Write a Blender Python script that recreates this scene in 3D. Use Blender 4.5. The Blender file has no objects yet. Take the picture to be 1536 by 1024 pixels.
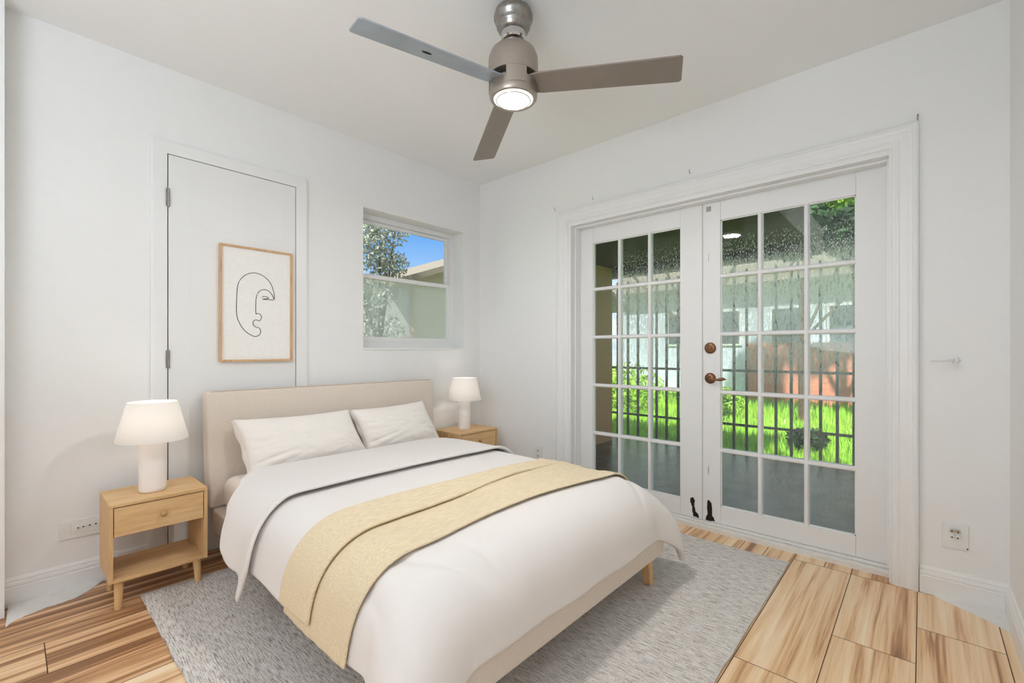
import bpy, bmesh, math, random
from mathutils import Vector, Matrix, noise
random.seed(7)
S = bpy.context.scene
COL = S.collection
PI = math.pi

# ------------------------------------------------------------------ camera
FPX, TH, HOR, HC = 680.4, 0.7348, 526.8, 1.08
cam_d = bpy.data.cameras.new('camera'); cam = bpy.data.objects.new('camera', cam_d); COL.objects.link(cam)
cam_d.sensor_fit = 'HORIZONTAL'; cam_d.sensor_width = 36.0
cam_d.lens = FPX * 36.0 / 1536.0
cam_d.shift_y = (HOR - 512.0) / 1536.0
cam_d.clip_start = 0.02; cam_d.clip_end = 200
cam.location = (0, 0, HC); cam.rotation_euler = (PI / 2, 0, TH - PI / 2)
S.camera = cam
S.view_settings.view_transform = 'Standard'; S.view_settings.look = 'None'
S.view_settings.gamma = 1.0; S.view_settings.use_curve_mapping = False
S.view_settings.exposure = 0.27
S.cycles.use_denoising = True
S.cycles.max_bounces = 14; S.cycles.diffuse_bounces = 7; S.cycles.transparent_max_bounces = 16
S.cycles.caustics_reflective = False; S.cycles.caustics_refractive = False
S.cycles.sample_clamp_indirect = 6.0

def lin(c):
    f = lambda v: (v / 255.0 / 12.92) if v / 255.0 <= 0.04045 else (((v / 255.0) + 0.055) / 1.055) ** 2.4
    return (f(c[0]), f(c[1]), f(c[2]), 1.0)

# ------------------------------------------------------------------ sky
W = bpy.data.worlds.new('world'); S.world = W; W.use_nodes = True
nt = W.node_tree; nt.nodes.clear()
o_ = nt.nodes.new('ShaderNodeOutputWorld'); bg = nt.nodes.new('ShaderNodeBackground')
tc = nt.nodes.new('ShaderNodeTexCoord'); sx = nt.nodes.new('ShaderNodeSeparateXYZ')
rp = nt.nodes.new('ShaderNodeValToRGB')
rp.color_ramp.elements[0].position = 0.0; rp.color_ramp.elements[0].color = lin((190, 206, 222))
rp.color_ramp.elements[1].position = 0.55; rp.color_ramp.elements[1].color = lin((186, 203, 220))
e_ = rp.color_ramp.elements.new(0.24); e_.color = lin((92, 142, 204))
mp = nt.nodes.new('ShaderNodeMapping'); mp.inputs['Scale'].default_value = (2.2, 2.2, 5.5); mp.inputs['Location'].default_value = (0.35, 0.1, 0.2)
nz = nt.nodes.new('ShaderNodeTexNoise'); nz.inputs['Scale'].default_value = 1.6; nz.inputs['Detail'].default_value = 7; nz.inputs['Roughness'].default_value = 0.55
cr = nt.nodes.new('ShaderNodeValToRGB'); cr.color_ramp.elements[0].position = 0.46; cr.color_ramp.elements[1].position = 0.68
mx = nt.nodes.new('ShaderNodeMix'); mx.data_type = 'RGBA'; mx.inputs[7].default_value = (1, 1, 1, 1)
L = nt.links.new
L(tc.outputs['Generated'], sx.inputs[0]); L(sx.outputs['Z'], rp.inputs[0])
L(tc.outputs['Generated'], mp.inputs[0]); L(mp.outputs[0], nz.inputs['Vector']); L(nz.outputs['Fac'], cr.inputs[0])
L(cr.outputs['Color'], mx.inputs[0]); L(rp.outputs['Color'], mx.inputs[6]); L(mx.outputs[2], bg.inputs['Color'])
bg.inputs['Strength'].default_value = 1.6
L(bg.outputs[0], o_.inputs[0])

# ------------------------------------------------------------------ lights
def light(name, kind, loc, energy, color=(1, 1, 1), size=None, size_y=None, direction=None, radius=None):
    d = bpy.data.lights.new(name, kind); d.energy = energy; d.color = color
    if kind == 'AREA':
        d.shape = 'RECTANGLE' if size_y else 'DISK'; d.size = size
        if size_y: d.size_y = size_y
    if radius is not None: d.shadow_soft_size = radius
    o = bpy.data.objects.new(name, d); COL.objects.link(o); o.location = loc
    if direction: o.rotation_euler = Vector(direction).to_track_quat('-Z', 'Y').to_euler()
    return o
sun = light('sun', 'SUN', (0, 0, 8), 7.5, (1.0, 0.96, 0.88), direction=(1.0, 0.42, -1.29)); sun.data.angle = math.radians(1.5)
# added unseen area light well behind the camera, soft frontal fill for the room
light('added_back_fill', 'AREA', (-3.3, 1.1, 1.45), 9, (0.76, 0.87, 1.0), 2.4, 1.9, (1, 0.03, 0.0))
# added unseen area light under the adjoining room's ceiling, extra fill from above
light('added_overhead_fill', 'AREA', (-1.5, 0.9, 2.46), 5, (1.0, 0.97, 0.93), 0.9, 0.9, (0, 0, -1))
# added unseen uplight, bounced off the ceiling behind the camera to brighten the room
light('added_uplight_fill', 'AREA', (-1.35, 0.5, 1.25), 42, (0.735, 0.86, 1.0), 1.3, None, (0.3, 0.0, 1))
# fan lamp
FAN = (1.414, 1.270)
light('fan_lamp_light', 'AREA', (FAN[0], FAN[1], 2.118), 10, (1.0, 0.975, 0.95), 0.15, None, (0, 0, -1))

# ------------------------------------------------------------------ materials
def mat(name):
    m = bpy.data.materials.new(name); m.use_nodes = True
    n = m.node_tree; b = n.nodes['Principled BSDF']
    return m, n, b
def N(n, t, **k):
    x = n.nodes.new(t)
    for a, v in k.items():
        if a.startswith('i_'): x.inputs[a[2:].replace('_', ' ')].default_value = v
        else: setattr(x, a, v)
    return x
def ramp(n, src, stops):
    r = n.nodes.new('ShaderNodeValToRGB'); el = r.color_ramp.elements
    el[0].position, el[0].color = stops[0]; el[1].position, el[1].color = stops[-1]
    for p, c in stops[1:-1]:
        e = el.new(p); e.color = c
    n.links.new(src, r.inputs[0]); return r
def paint(name, c, rough=0.6, bump=0.0, scale=40, var=0.02, metallic=0, spec=0.5):
    m, n, b = mat(name)
    b.inputs['Roughness'].default_value = rough; b.inputs['Metallic'].default_value = metallic
    b.inputs['Specular IOR Level'].default_value = spec
    co = N(n, 'ShaderNodeTexCoord'); z = N(n, 'ShaderNodeTexNoise', i_Scale=scale, i_Detail=4.0)
    n.links.new(co.outputs['Object'], z.inputs['Vector'])
    c = lin(c); lo = tuple(max(0, v * (1 - var)) for v in c[:3]) + (1,); hi = tuple(min(1, v * (1 + var)) for v in c[:3]) + (1,)
    r = ramp(n, z.outputs['Fac'], [(0.3, lo), (0.7, hi)]); n.links.new(r.outputs[0], b.inputs['Base Color'])
    if bump:
        bp = N(n, 'ShaderNodeBump', i_Strength=bump, i_Distance=0.01); n.links.new(z.outputs['Fac'], bp.inputs['Height']); n.links.new(bp.outputs[0], b.inputs['Normal'])
    return m
def fabric(name, c, rough=0.9, sc=(400, 400, 400), bump=0.15, var=0.05, dist=0.002, big=0.0):
    m, n, b = mat(name); b.inputs['Roughness'].default_value = rough
    b.inputs['Specular IOR Level'].default_value = 0.2
    b.inputs['Sheen Weight'].default_value = 0.15
    co = N(n, 'ShaderNodeTexCoord'); mpn = N(n, 'ShaderNodeMapping'); mpn.inputs['Scale'].default_value = sc
    z = N(n, 'ShaderNodeTexNoise', i_Scale=1.0, i_Detail=3.0)
    n.links.new(co.outputs['Object'], mpn.inputs[0]); n.links.new(mpn.outputs[0], z.inputs['Vector'])
    c = lin(c); lo = tuple(max(0, v * (1 - var)) for v in c[:3]) + (1,); hi = tuple(min(1, v * (1 + var)) for v in c[:3]) + (1,)
    r = ramp(n, z.outputs['Fac'], [(0.3, lo), (0.7, hi)]); n.links.new(r.outputs[0], b.inputs['Base Color'])
    bp = N(n, 'ShaderNodeBump', i_Strength=bump, i_Distance=dist); n.links.new(z.outputs['Fac'], bp.inputs['Height'])
    n.links.new(bp.outputs[0], b.inputs['Normal'])
    if big:
        z2 = N(n, 'ShaderNodeTexNoise', i_Scale=7.0, i_Detail=2.0); n.links.new(co.outputs['Object'], z2.inputs['Vector'])
        b2 = N(n, 'ShaderNodeBump', i_Strength=big, i_Distance=0.03); n.links.new(z2.outputs['Fac'], b2.inputs['Height'])
        n.links.new(b2.outputs[0], bp.inputs['Normal'])
    return m
def wood(name, cols, sc, rough=0.5, bump=0.05):
    m, n, b = mat(name); b.inputs['Roughness'].default_value = rough
    co = N(n, 'ShaderNodeTexCoord'); mpn = N(n, 'ShaderNodeMapping'); mpn.inputs['Scale'].default_value = sc
    z = N(n, 'ShaderNodeTexNoise', i_Scale=1.0, i_Detail=6.0, i_Roughness=0.6, i_Distortion=0.4)
    n.links.new(co.outputs['Object'], mpn.inputs[0]); n.links.new(mpn.outputs[0], z.inputs['Vector'])
    st = [(0.25 + 0.5 * i / (len(cols) - 1), lin(c)) for i, c in enumerate(cols)]
    r = ramp(n, z.outputs['Fac'], st); n.links.new(r.outputs[0], b.inputs['Base Color'])
    bp = N(n, 'ShaderNodeBump', i_Strength=bump, i_Distance=0.003); n.links.new(z.outputs['Fac'], bp.inputs['Height']); n.links.new(bp.outputs[0], b.inputs['Normal'])
    return m

M = {}
M['wall'] = paint('wall_paint', (233, 233, 232), 0.75, 0.03, 25, 0.006)
M['ceil'] = paint('ceiling_paint', (236, 236, 235), 0.85, 0.04, 30, 0.006)
M['trim'] = paint('trim_gloss_paint', (232, 232, 231), 0.38, 0.03, 14, 0.008)
M['door'] = paint('door_paint', (229, 229, 228), 0.42, 0.02, 10, 0.006)
M['rot'] = paint('rotten_wood', (38, 26, 20), 0.95, 0.8, 120, 0.6)
M['gap'] = paint('dark_gap', (40, 38, 36), 0.9)
M['nickel'] = paint('brushed_nickel', (172, 162, 152), 0.38, 0, 60, 0.03, 0.75)
M['blade'] = paint('fan_blade_taupe', (140, 130, 121), 0.38, 0, 20, 0.04, 0.25)
M['blade_silver'] = paint('fan_blade_silver_foil', (168, 176, 186), 0.3, 0.02, 9, 0.12, 0.55)
M['chrome'] = paint('chrome', (200, 200, 200), 0.08, 0, 10, 0.0, 1.0)
M['canopy'] = paint('tarnished_nickel', (150, 146, 140), 0.3, 0.05, 40, 0.2, 0.85)
M['bronze'] = paint('antique_bronze', (128, 92, 66), 0.32, 0, 200, 0.25, 0.85)
M['socket'] = paint('white_plastic', (228, 228, 226), 0.35)
M['black'] = paint('dark_hole', (22, 22, 22), 0.7)
M['linen'] = fabric('oatmeal_linen', (220, 208, 195), 0.9, (260, 260, 260), 0.25, 0.07)
M['duvet'] = fabric('ivory_cotton', (230, 225, 221), 0.9, (300, 300, 300), 0.06, 0.015, 0.001, 0.05)
M['sheet'] = fabric('cream_sheet', (228, 216, 204), 0.9, (300, 300, 300), 0.06, 0.015)
M['pillow'] = fabric('pillow_cotton', (240, 234, 228), 0.9, (300, 300, 300), 0.06, 0.015, 0.001, 0.12)
M['throw'] = fabric('butter_throw', (226, 208, 175), 0.95, (26, 300, 300), 0.6, 0.13, 0.003)
M['piping'] = fabric('linen_piping', (188, 168, 146), 0.9)
M['oak'] = wood('light_oak', [(196, 154, 104), (216, 178, 128), (228, 194, 148)], (5, 70, 70))
M['oak_y'] = wood('light_oak_side', [(192, 152, 102), (212, 174, 124), (224, 188, 142)], (70, 70, 5))
M['oak_leg'] = wood('light_oak_leg', [(196, 152, 100), (216, 176, 124), (226, 188, 138)], (80, 80, 6))
M['knob'] = wood('turned_knob', [(160, 116, 72), (188, 144, 98), (202, 160, 112)], (60, 60, 60))
M['frame_oak'] = wood('frame_oak', [(186, 142, 100), (206, 166, 122), (214, 176, 134)], (60, 60, 8))
M['paper'] = paint('art_paper', (238, 236, 232), 0.8)
M['ink'] = paint('black_ink', (20, 20, 20), 0.8)
M['ceramic'] = paint('matt_white_ceramic', (240, 234, 230), 0.6, 0, 20, 0.005)
M['iron'] = paint('black_iron', (30, 32, 32), 0.5, 0.1, 60, 0.2)
M['caulk'] = paint('white_caulk', (226, 224, 220), 0.6, 0.6, 40, 0.04)

# floor: wood-look tiles, each with its own seed in the colour attribute
def floor_mat():
    m, n, b = mat('wood_look_tile'); b.inputs['Roughness'].default_value = 0.36
    at = N(n, 'ShaderNodeAttribute', attribute_name='seed'); co = N(n, 'ShaderNodeTexCoord')
    sp = N(n, 'ShaderNodeSeparateColor'); n.links.new(at.outputs['Color'], sp.inputs[0])
    ofs = N(n, 'ShaderNodeVectorMath', operation='SCALE'); ofs.inputs['Scale'].default_value = 37.0
    n.links.new(at.outputs['Color'], ofs.inputs[0])
    ad = N(n, 'ShaderNodeVectorMath', operation='ADD'); n.links.new(co.outputs['Object'], ad.inputs[0]); n.links.new(ofs.outputs[0], ad.inputs[1])
    def nz_(s, det, dist, rough=0.55):
        mp_ = N(n, 'ShaderNodeMapping'); mp_.inputs['Scale'].default_value = s
        z = N(n, 'ShaderNodeTexNoise', i_Scale=1.0, i_Detail=det, i_Distortion=dist, i_Roughness=rough)
        n.links.new(ad.outputs[0], mp_.inputs[0]); n.links.new(mp_.outputs[0], z.inputs['Vector']); return z
    z1 = nz_((0.75, 20, 1), 4, 0.7)
    z2 = nz_((2.2, 110, 1), 6, 0.35, 0.7)
    m1 = N(n, 'ShaderNodeMath', operation='MULTIPLY_ADD'); m1.inputs[1].default_value = 0.34
    n.links.new(z2.outputs['Fac'], m1.inputs[0])
    m0 = N(n, 'ShaderNodeMath', operation='MULTIPLY_ADD'); m0.inputs[1].default_value = 1.0; m0.inputs[2].default_value = -0.18
    n.links.new(z1.outputs['Fac'], m0.inputs[0]); n.links.new(m0.outputs[0], m1.inputs[2])
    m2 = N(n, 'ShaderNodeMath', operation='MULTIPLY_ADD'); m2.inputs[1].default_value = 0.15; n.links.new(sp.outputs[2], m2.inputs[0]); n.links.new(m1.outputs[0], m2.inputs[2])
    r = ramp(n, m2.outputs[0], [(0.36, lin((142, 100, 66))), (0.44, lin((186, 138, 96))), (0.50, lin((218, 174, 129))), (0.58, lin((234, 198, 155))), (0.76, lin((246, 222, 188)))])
    n.links.new(r.outputs[0], b.inputs['Base Color'])
    bp = N(n, 'ShaderNodeBump', i_Strength=0.08, i_Distance=0.002); n.links.new(z2.outputs['Fac'], bp.inputs['Height']); n.links.new(bp.outputs[0], b.inputs['Normal'])
    return m
M['floor'] = floor_mat()
M['grout'] = paint('dark_grout', (92, 62, 42), 0.9)

def rug_mat():
    m, n, b = mat('woven_rug'); b.inputs['Roughness'].default_value = 1.0; b.inputs['Specular IOR Level'].default_value = 0.05
    co = N(n, 'ShaderNodeTexCoord')
    mp_ = N(n, 'ShaderNodeMapping'); mp_.inputs['Scale'].default_value = (480, 170, 60)
    z = N(n, 'ShaderNodeTexNoise', i_Scale=1.0, i_Detail=3.0, i_Roughness=0.65)
    n.links.new(co.outputs['Object'], mp_.inputs[0]); n.links.new(mp_.outputs[0], z.inputs['Vector'])
    mq = N(n, 'ShaderNodeMapping'); mq.inputs['Scale'].default_value = (270, 22, 9)
    z2 = N(n, 'ShaderNodeTexNoise', i_Scale=1.0, i_Detail=2.0)
    n.links.new(co.outputs['Object'], mq.inputs[0]); n.links.new(mq.outputs[0], z2.inputs['Vector'])
    a = N(n, 'ShaderNodeMath', operation='MULTIPLY_ADD'); a.inputs[1].default_value = 0.55; n.links.new(z2.outputs['Fac'], a.inputs[0])
    s = N(n, 'ShaderNodeMath', operation='MULTIPLY'); s.inputs[1].default_value = 0.45; n.links.new(z.outputs['Fac'], s.inputs[0]); n.links.new(s.outputs[0], a.inputs[2])
    r = ramp(n, a.outputs[0], [(0.38, lin((150, 141, 133))), (0.47, lin((210, 203, 196))), (0.6, lin((236, 232, 227)))])
    n.links.new(r.outputs[0], b.inputs['Base Color'])
    bp = N(n, 'ShaderNodeBump', i_Strength=0.9, i_Distance=0.006); n.links.new(a.outputs[0], bp.inputs['Height']); n.links.new(bp.outputs[0], b.inputs['Normal'])
    return m
M['rug'] = rug_mat()

def shade_mat():
    m, n, b = mat('lamp_shade_fabric'); b.inputs['Base Color'].default_value = lin((244, 242, 240)); b.inputs['Roughness'].default_value = 0.9
    tr = N(n, 'ShaderNodeBsdfTranslucent'); tr.inputs[0].default_value = lin((250, 246, 240))
    mxs = N(n, 'ShaderNodeMixShader'); mxs.inputs[0].default_value = 0.35
    n.links.new(b.outputs[0], mxs.inputs[1]); n.links.new(tr.outputs[0], mxs.inputs[2]); n.links.new(mxs.outputs[0], n.nodes['Material Output'].inputs[0])
    return m
M['shade'] = shade_mat()
def emit(name, c, s):
    m = bpy.data.materials.new(name); m.use_nodes = True; n = m.node_tree; n.nodes.clear()
    e = n.nodes.new('ShaderNodeEmission'); e.inputs[0].default_value = c; e.inputs[1].default_value = s
    o = n.nodes.new('ShaderNodeOutputMaterial'); n.links.new(e.outputs[0], o.inputs[0]); return m
M['lens'] = emit('fan_lamp_lens', (1, 0.95, 0.86, 1), 1.6)
M['led'] = emit('fan_lamp_bulb', (1, 0.95, 0.88, 1), 9.0)
M['bulb'] = emit('lamp_bulb', (1, 0.95, 0.88, 1), 14.0)

def glass_mat(name, fogged):
    """clear pane with a thin reflection; 'wet' adds condensation and drops, 'haze' an even bluish-green film"""
    m = bpy.data.materials.new(name); m.use_nodes = True; n = m.node_tree; n.nodes.clear(); lk = n.links.new
    out = N(n, 'ShaderNodeOutputMaterial'); tr = N(n, 'ShaderNodeBsdfTransparent'); gl = N(n, 'ShaderNodeBsdfGlossy'); gl.inputs['Roughness'].default_value = 0.02
    tr.inputs[0].default_value = (0.9, 0.93, 0.91, 1)
    fr = N(n, 'ShaderNodeFresnel'); fr.inputs[0].default_value = 1.3
    base = N(n, 'ShaderNodeMixShader'); lk(fr.outputs[0], base.inputs[0]); lk(tr.outputs[0], base.inputs[1]); lk(gl.outputs[0], base.inputs[2])
    if not fogged:
        lk(base.outputs[0], out.inputs[0]); return m
    tl = N(n, 'ShaderNodeBsdfTranslucent'); df = N(n, 'ShaderNodeBsdfDiffuse'); fg = N(n, 'ShaderNodeMixShader')
    lk(tl.outputs[0], fg.inputs[1]); lk(df.outputs[0], fg.inputs[2])
    mixf = N(n, 'ShaderNodeMixShader'); lk(base.outputs[0], mixf.inputs[1]); lk(fg.outputs[0], mixf.inputs[2]); lk(mixf.outputs[0], out.inputs[0])
    if fogged == 'haze':
        tl.inputs[0].default_value = lin((226, 234, 231)); df.inputs[0].default_value = lin((200, 212, 208)); fg.inputs[0].default_value = 0.35
        mixf.inputs[0].default_value = 0.30; return m
    tl.inputs[0].default_value = (1.0, 1.0, 0.98, 1); df.inputs[0].default_value = (0.8, 0.85, 0.84, 1); fg.inputs[0].default_value = 0.3
    co = N(n, 'ShaderNodeTexCoord'); sp = N(n, 'ShaderNodeSeparateXYZ'); lk(co.outputs['Object'], sp.inputs[0])
    # film of mist between 0.55 m and 1.7 m, ragged edges
    mq = N(n, 'ShaderNodeMapping'); mq.inputs['Scale'].default_value = (1, 70, 5.0)
    zs = N(n, 'ShaderNodeTexNoise', i_Scale=1.0, i_Detail=4.0, i_Roughness=0.6); lk(co.outputs['Object'], mq.inputs[0]); lk(mq.outputs[0], zs.inputs['Vector'])
    zz = N(n, 'ShaderNodeMath', operation='MULTIPLY_ADD'); zz.inputs[1].default_value = 0.16; lk(zs.outputs['Fac'], zz.inputs[0]); lk(sp.outputs['Z'], zz.inputs[2])
    film = ramp(n, zz.outputs[0], [(0.0, (0, 0, 0, 1)), (1.0, (0, 0, 0, 1))])
    mr = N(n, 'ShaderNodeMapRange'); mr.inputs['From Min'].default_value = 0.0; mr.inputs['From Max'].default_value = 2.2; lk(zz.outputs[0], mr.inputs[0]); lk(mr.outputs[0], film.inputs[0])
    el = film.color_ramp.elements
    el[0].position = 0.0
    for p, v in ((0.22, 0.14), (0.27, 0.06), (0.42, 0.10), (0.52, 0.32), (0.62, 0.46), (0.72, 0.54), (0.755, 0.40), (0.785, 0.03)):
        e = el.new(p); e.color = (v, v, v, 1)
    # running drops: clear, narrow vertical trails and beads
    mv = N(n, 'ShaderNodeMapping'); mv.inputs['Scale'].default_value = (1, 120, 30)
    zv = N(n, 'ShaderNodeTexNoise', i_Scale=1.0, i_Detail=2.0, i_Roughness=0.7); lk(co.outputs['Object'], mv.inputs[0]); lk(mv.outputs[0], zv.inputs['Vector'])
    tr_ = ramp(n, zv.outputs['Fac'], [(0.38, (0.35, 0.35, 0.35, 1)), (0.46, (1, 1, 1, 1))])
    mul = N(n, 'ShaderNodeMath', operation='MULTIPLY'); lk(film.outputs[0], mul.inputs[0]); lk(tr_.outputs[0], mul.inputs[1])
    # beads of water catching light, thickest where the mist begins
    mb = N(n, 'ShaderNodeMapping'); mb.inputs['Scale'].default_value = (1, 210, 85)
    zb = N(n, 'ShaderNodeTexNoise', i_Scale=1.0, i_Detail=1.0); lk(co.outputs['Object'], mb.inputs[0]); lk(mb.outputs[0], zb.inputs['Vector'])
    br = ramp(n, zb.outputs['Fac'], [(0.60, (0, 0, 0, 1)), (0.66, (1, 1, 1, 1))])
    bz = ramp(n, mr.outputs[0], [(0.2, (0.15, 0.15, 0.15, 1)), (0.5, (0.25, 0.25, 0.25, 1)), (0.70, (0.5, 0.5, 0.5, 1)), (0.79, (0.8, 0.8, 0.8, 1)), (0.86, (0.0, 0.0, 0.0, 1))])
    bm_ = N(n, 'ShaderNodeMath', operation='MULTIPLY'); lk(br.outputs[0], bm_.inputs[0]); lk(bz.outputs[0], bm_.inputs[1])
    mxm = N(n, 'ShaderNodeMath', operation='MAXIMUM'); lk(mul.outputs[0], mxm.inputs[0]); lk(bm_.outputs[0], mxm.inputs[1])
    # the pane column beside the brown wing wall stayed dry
    dry = N(n, 'ShaderNodeMapRange'); dry.inputs['From Min'].default_value = 1.66; dry.inputs['From Max'].default_value = 1.56; dry.inputs['To Min'].default_value = 0.1; lk(sp.outputs['Y'], dry.inputs[0])
    fin = N(n, 'ShaderNodeMath', operation='MULTIPLY'); lk(mxm.outputs[0], fin.inputs[0]); lk(dry.outputs[0], fin.inputs[1])
    lk(fin.outputs[0], mixf.inputs[0])
    return m
M['glass'] = glass_mat('clear_glass', None)
M['wet'] = glass_mat('wet_glass', 'wet')
M['haze'] = glass_mat('hazy_glass', 'haze')

# ------------------------------------------------------------------ helpers
def link(name, me, m, parent=None, smooth=False, mods=()):
    o = bpy.data.objects.new(name, me); COL.objects.link(o)
    if m is not None and len(me.materials) == 0: me.materials.append(m)
    if parent: o.parent = parent; o.matrix_parent_inverse = parent.matrix_world.inverted() if False else Matrix.Translation(-Vector(parent_world(parent)))
    if smooth:
        for p in me.polygons: p.use_smooth = True
    return o
def parent_world(p):
    v = Vector(p.location)
    return v
def obj(name, bm, m, parent=None, smooth=False, bev=0.0, seg=2):
    bmesh.ops.recalc_face_normals(bm, faces=bm.faces)
    me = bpy.data.meshes.new(name); bm.to_mesh(me); bm.free()
    o = link(name, me, m, parent, smooth)
    if bev:
        md = o.modifiers.new('bevel', 'BEVEL'); md.width = bev; md.segments = seg; md.limit_method = 'ANGLE'
    return o
def tag(o, label=None, cat=None, group=None, kind=None):
    if label: o['label'] = label
    if cat: o['category'] = cat
    if group: o['group'] = group
    if kind: o['kind'] = kind
    return o
def empty(name, loc, label=None, cat=None, group=None, kind=None):
    o = bpy.data.objects.new(name, None); COL.objects.link(o); o.location = loc; o.empty_display_size = 0.1
    return tag(o, label, cat, group, kind)
def box(bm, x0, x1, y0, y1, z0, z1):
    vs = [bm.verts.new(p) for p in ((x0, y0, z0), (x1, y0, z0), (x1, y1, z0), (x0, y1, z0), (x0, y0, z1), (x1, y0, z1), (x1, y1, z1), (x0, y1, z1))]
    for f in ((0, 3, 2, 1), (4, 5, 6, 7), (0, 1, 5, 4), (1, 2, 6, 5), (2, 3, 7, 6), (3, 0, 4, 7)): bm.faces.new([vs[i] for i in f])
    return vs
def B(*boxes):
    bm = bmesh.new()
    for b in boxes: box(bm, *b)
    return bm
def lathe(bm, prof, c=(0, 0, 0), seg=48, axis='z', sx_=1.0, sy_=1.0):
    rings = []
    for r, z in prof:
        ring = []
        for k in range(seg):
            a = 2 * PI * k / seg; u, v = r * math.cos(a) * sx_, r * math.sin(a) * sy_
            p = {'z': (u, v, z), 'x': (z, u, v), 'y': (u, z, v)}[axis]
            ring.append(bm.verts.new((c[0] + p[0], c[1] + p[1], c[2] + p[2])))
        rings.append(ring)
    for a, b in zip(rings, rings[1:]):
        for k in range(seg): bm.faces.new((a[k], a[(k + 1) % seg], b[(k + 1) % seg], b[k]))
    if prof[0][0] > 0: bm.faces.new(rings[0])
    if prof[-1][0] > 0: bm.faces.new(rings[-1])
    bmesh.ops.remove_doubles(bm, verts=bm.verts, dist=1e-6)
    return bm
def LA(prof, **k): return lathe(bmesh.new(), prof, **k)
def tube(bm, pts, r, seg=8, closed=False):
    pts = [Vector(p) for p in pts]; n = len(pts); rings = []
    rr = r if isinstance(r, (list, tuple)) else [r] * n
    for i, p in enumerate(pts):
        t = (pts[(i + 1) % n] - pts[i - 1]) if closed else (pts[min(i + 1, n - 1)] - pts[max(i - 1, 0)])
        t.normalize(); up = Vector((0, 0, 1)) if abs(t.z) < 0.9 else Vector((1, 0, 0))
        a = t.cross(up).normalized(); b = t.cross(a)
        rings.append([bm.verts.new(p + rr[i] * (a * math.cos(2 * PI * k / seg) + b * math.sin(2 * PI * k / seg))) for k in range(seg)])
    m_ = n if closed else n - 1
    for i in range(m_):
        a, b = rings[i], rings[(i + 1) % n]
        for k in range(seg): bm.faces.new((a[k], a[(k + 1) % seg], b[(k + 1) % seg], b[k]))
    if not closed: bm.faces.new(rings[0]); bm.faces.new(rings[-1])
    return bm
def prism_x(bm, prof, x0, x1):
    """profile in (y,z), extruded along x"""
    a = [bm.verts.new((x0, y, z)) for y, z in prof]; b = [bm.verts.new((x1, y, z)) for y, z in prof]
    n = len(prof); bm.faces.new(a); bm.faces.new(b[::-1])
    for i in range(n): bm.faces.new((a[i], b[i], b[(i + 1) % n], a[(i + 1) % n]))
def prism_y(bm, prof, y0, y1):
    a = [bm.verts.new((x, y0, z)) for x, z in prof]; b = [bm.verts.new((x, y1, z)) for x, z in prof]
    n = len(prof); bm.faces.new(a); bm.faces.new(b[::-1])
    for i in range(n): bm.faces.new((a[i], b[i], b[(i + 1) % n], a[(i + 1) % n]))
def prism_z(bm, prof, z0, z1):
    a = [bm.verts.new((x, y, z0)) for x, y in prof]; b = [bm.verts.new((x, y, z1)) for x, y in prof]
    n = len(prof); bm.faces.new(a); bm.faces.new(b[::-1])
    for i in range(n): bm.faces.new((a[i], b[i], b[(i + 1) % n], a[(i + 1) % n]))
def struct(name, bm, m, parent=None, label=None, **k):
    o = obj(name, bm, m, parent, **k)
    if not parent: o['kind'] = 'structure'
    if label: o['label'] = label
    return o
def smoothstep(a, b, x):
    t = max(0.0, min(1.0, (x - a) / (b - a))); return t * t * (3 - 2 * t)

# ------------------------------------------------------------------ room shell
XE, YN, YS, ZC = 2.756, 2.868, -0.269, 2.53
XW, XB = -0.0150, -3.6
TE = 0.2       # wall thickness
# opening of the french doors (east wall) and of the window (north wall)
DY0, DY1, DZ = 0.095, 1.93, 2.02
WX0, WX1, WZ0, WZ1 = 1.639, 2.562, 1.102, 2.08
struct('wall_east', B((XE, XE + TE, YS - TE, DY0, 0, ZC), (XE, XE + TE, DY1, YN + TE, 0, ZC), (XE, XE + TE, DY0, DY1, DZ, ZC)), M['wall'])
struct('wall_north', B((XB, WX0, YN, YN + TE, 0, ZC), (WX1, XE, YN, YN + TE, 0, ZC), (WX0, WX1, YN, YN + TE, 0, WZ0), (WX0, WX1, YN, YN + TE, WZ1, ZC)), M['wall'])
struct('wall_south', B((XB, XE, YS - TE, YS, 0, ZC)), M['wall'])
struct('wall_west', B((XW - 0.12, XW, 2.76, YN, 0, ZC)), M['wall'])
struct('wall_back', B((XB - TE, XB, YS - TE, YN + TE, 0, ZC)), M['wall'])
struct('ceiling', B((XB - TE, XE + TE + 0.25, YS - TE - 0.3, YN + TE + 0.3, ZC, ZC + 0.2)), M['ceil'])

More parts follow.
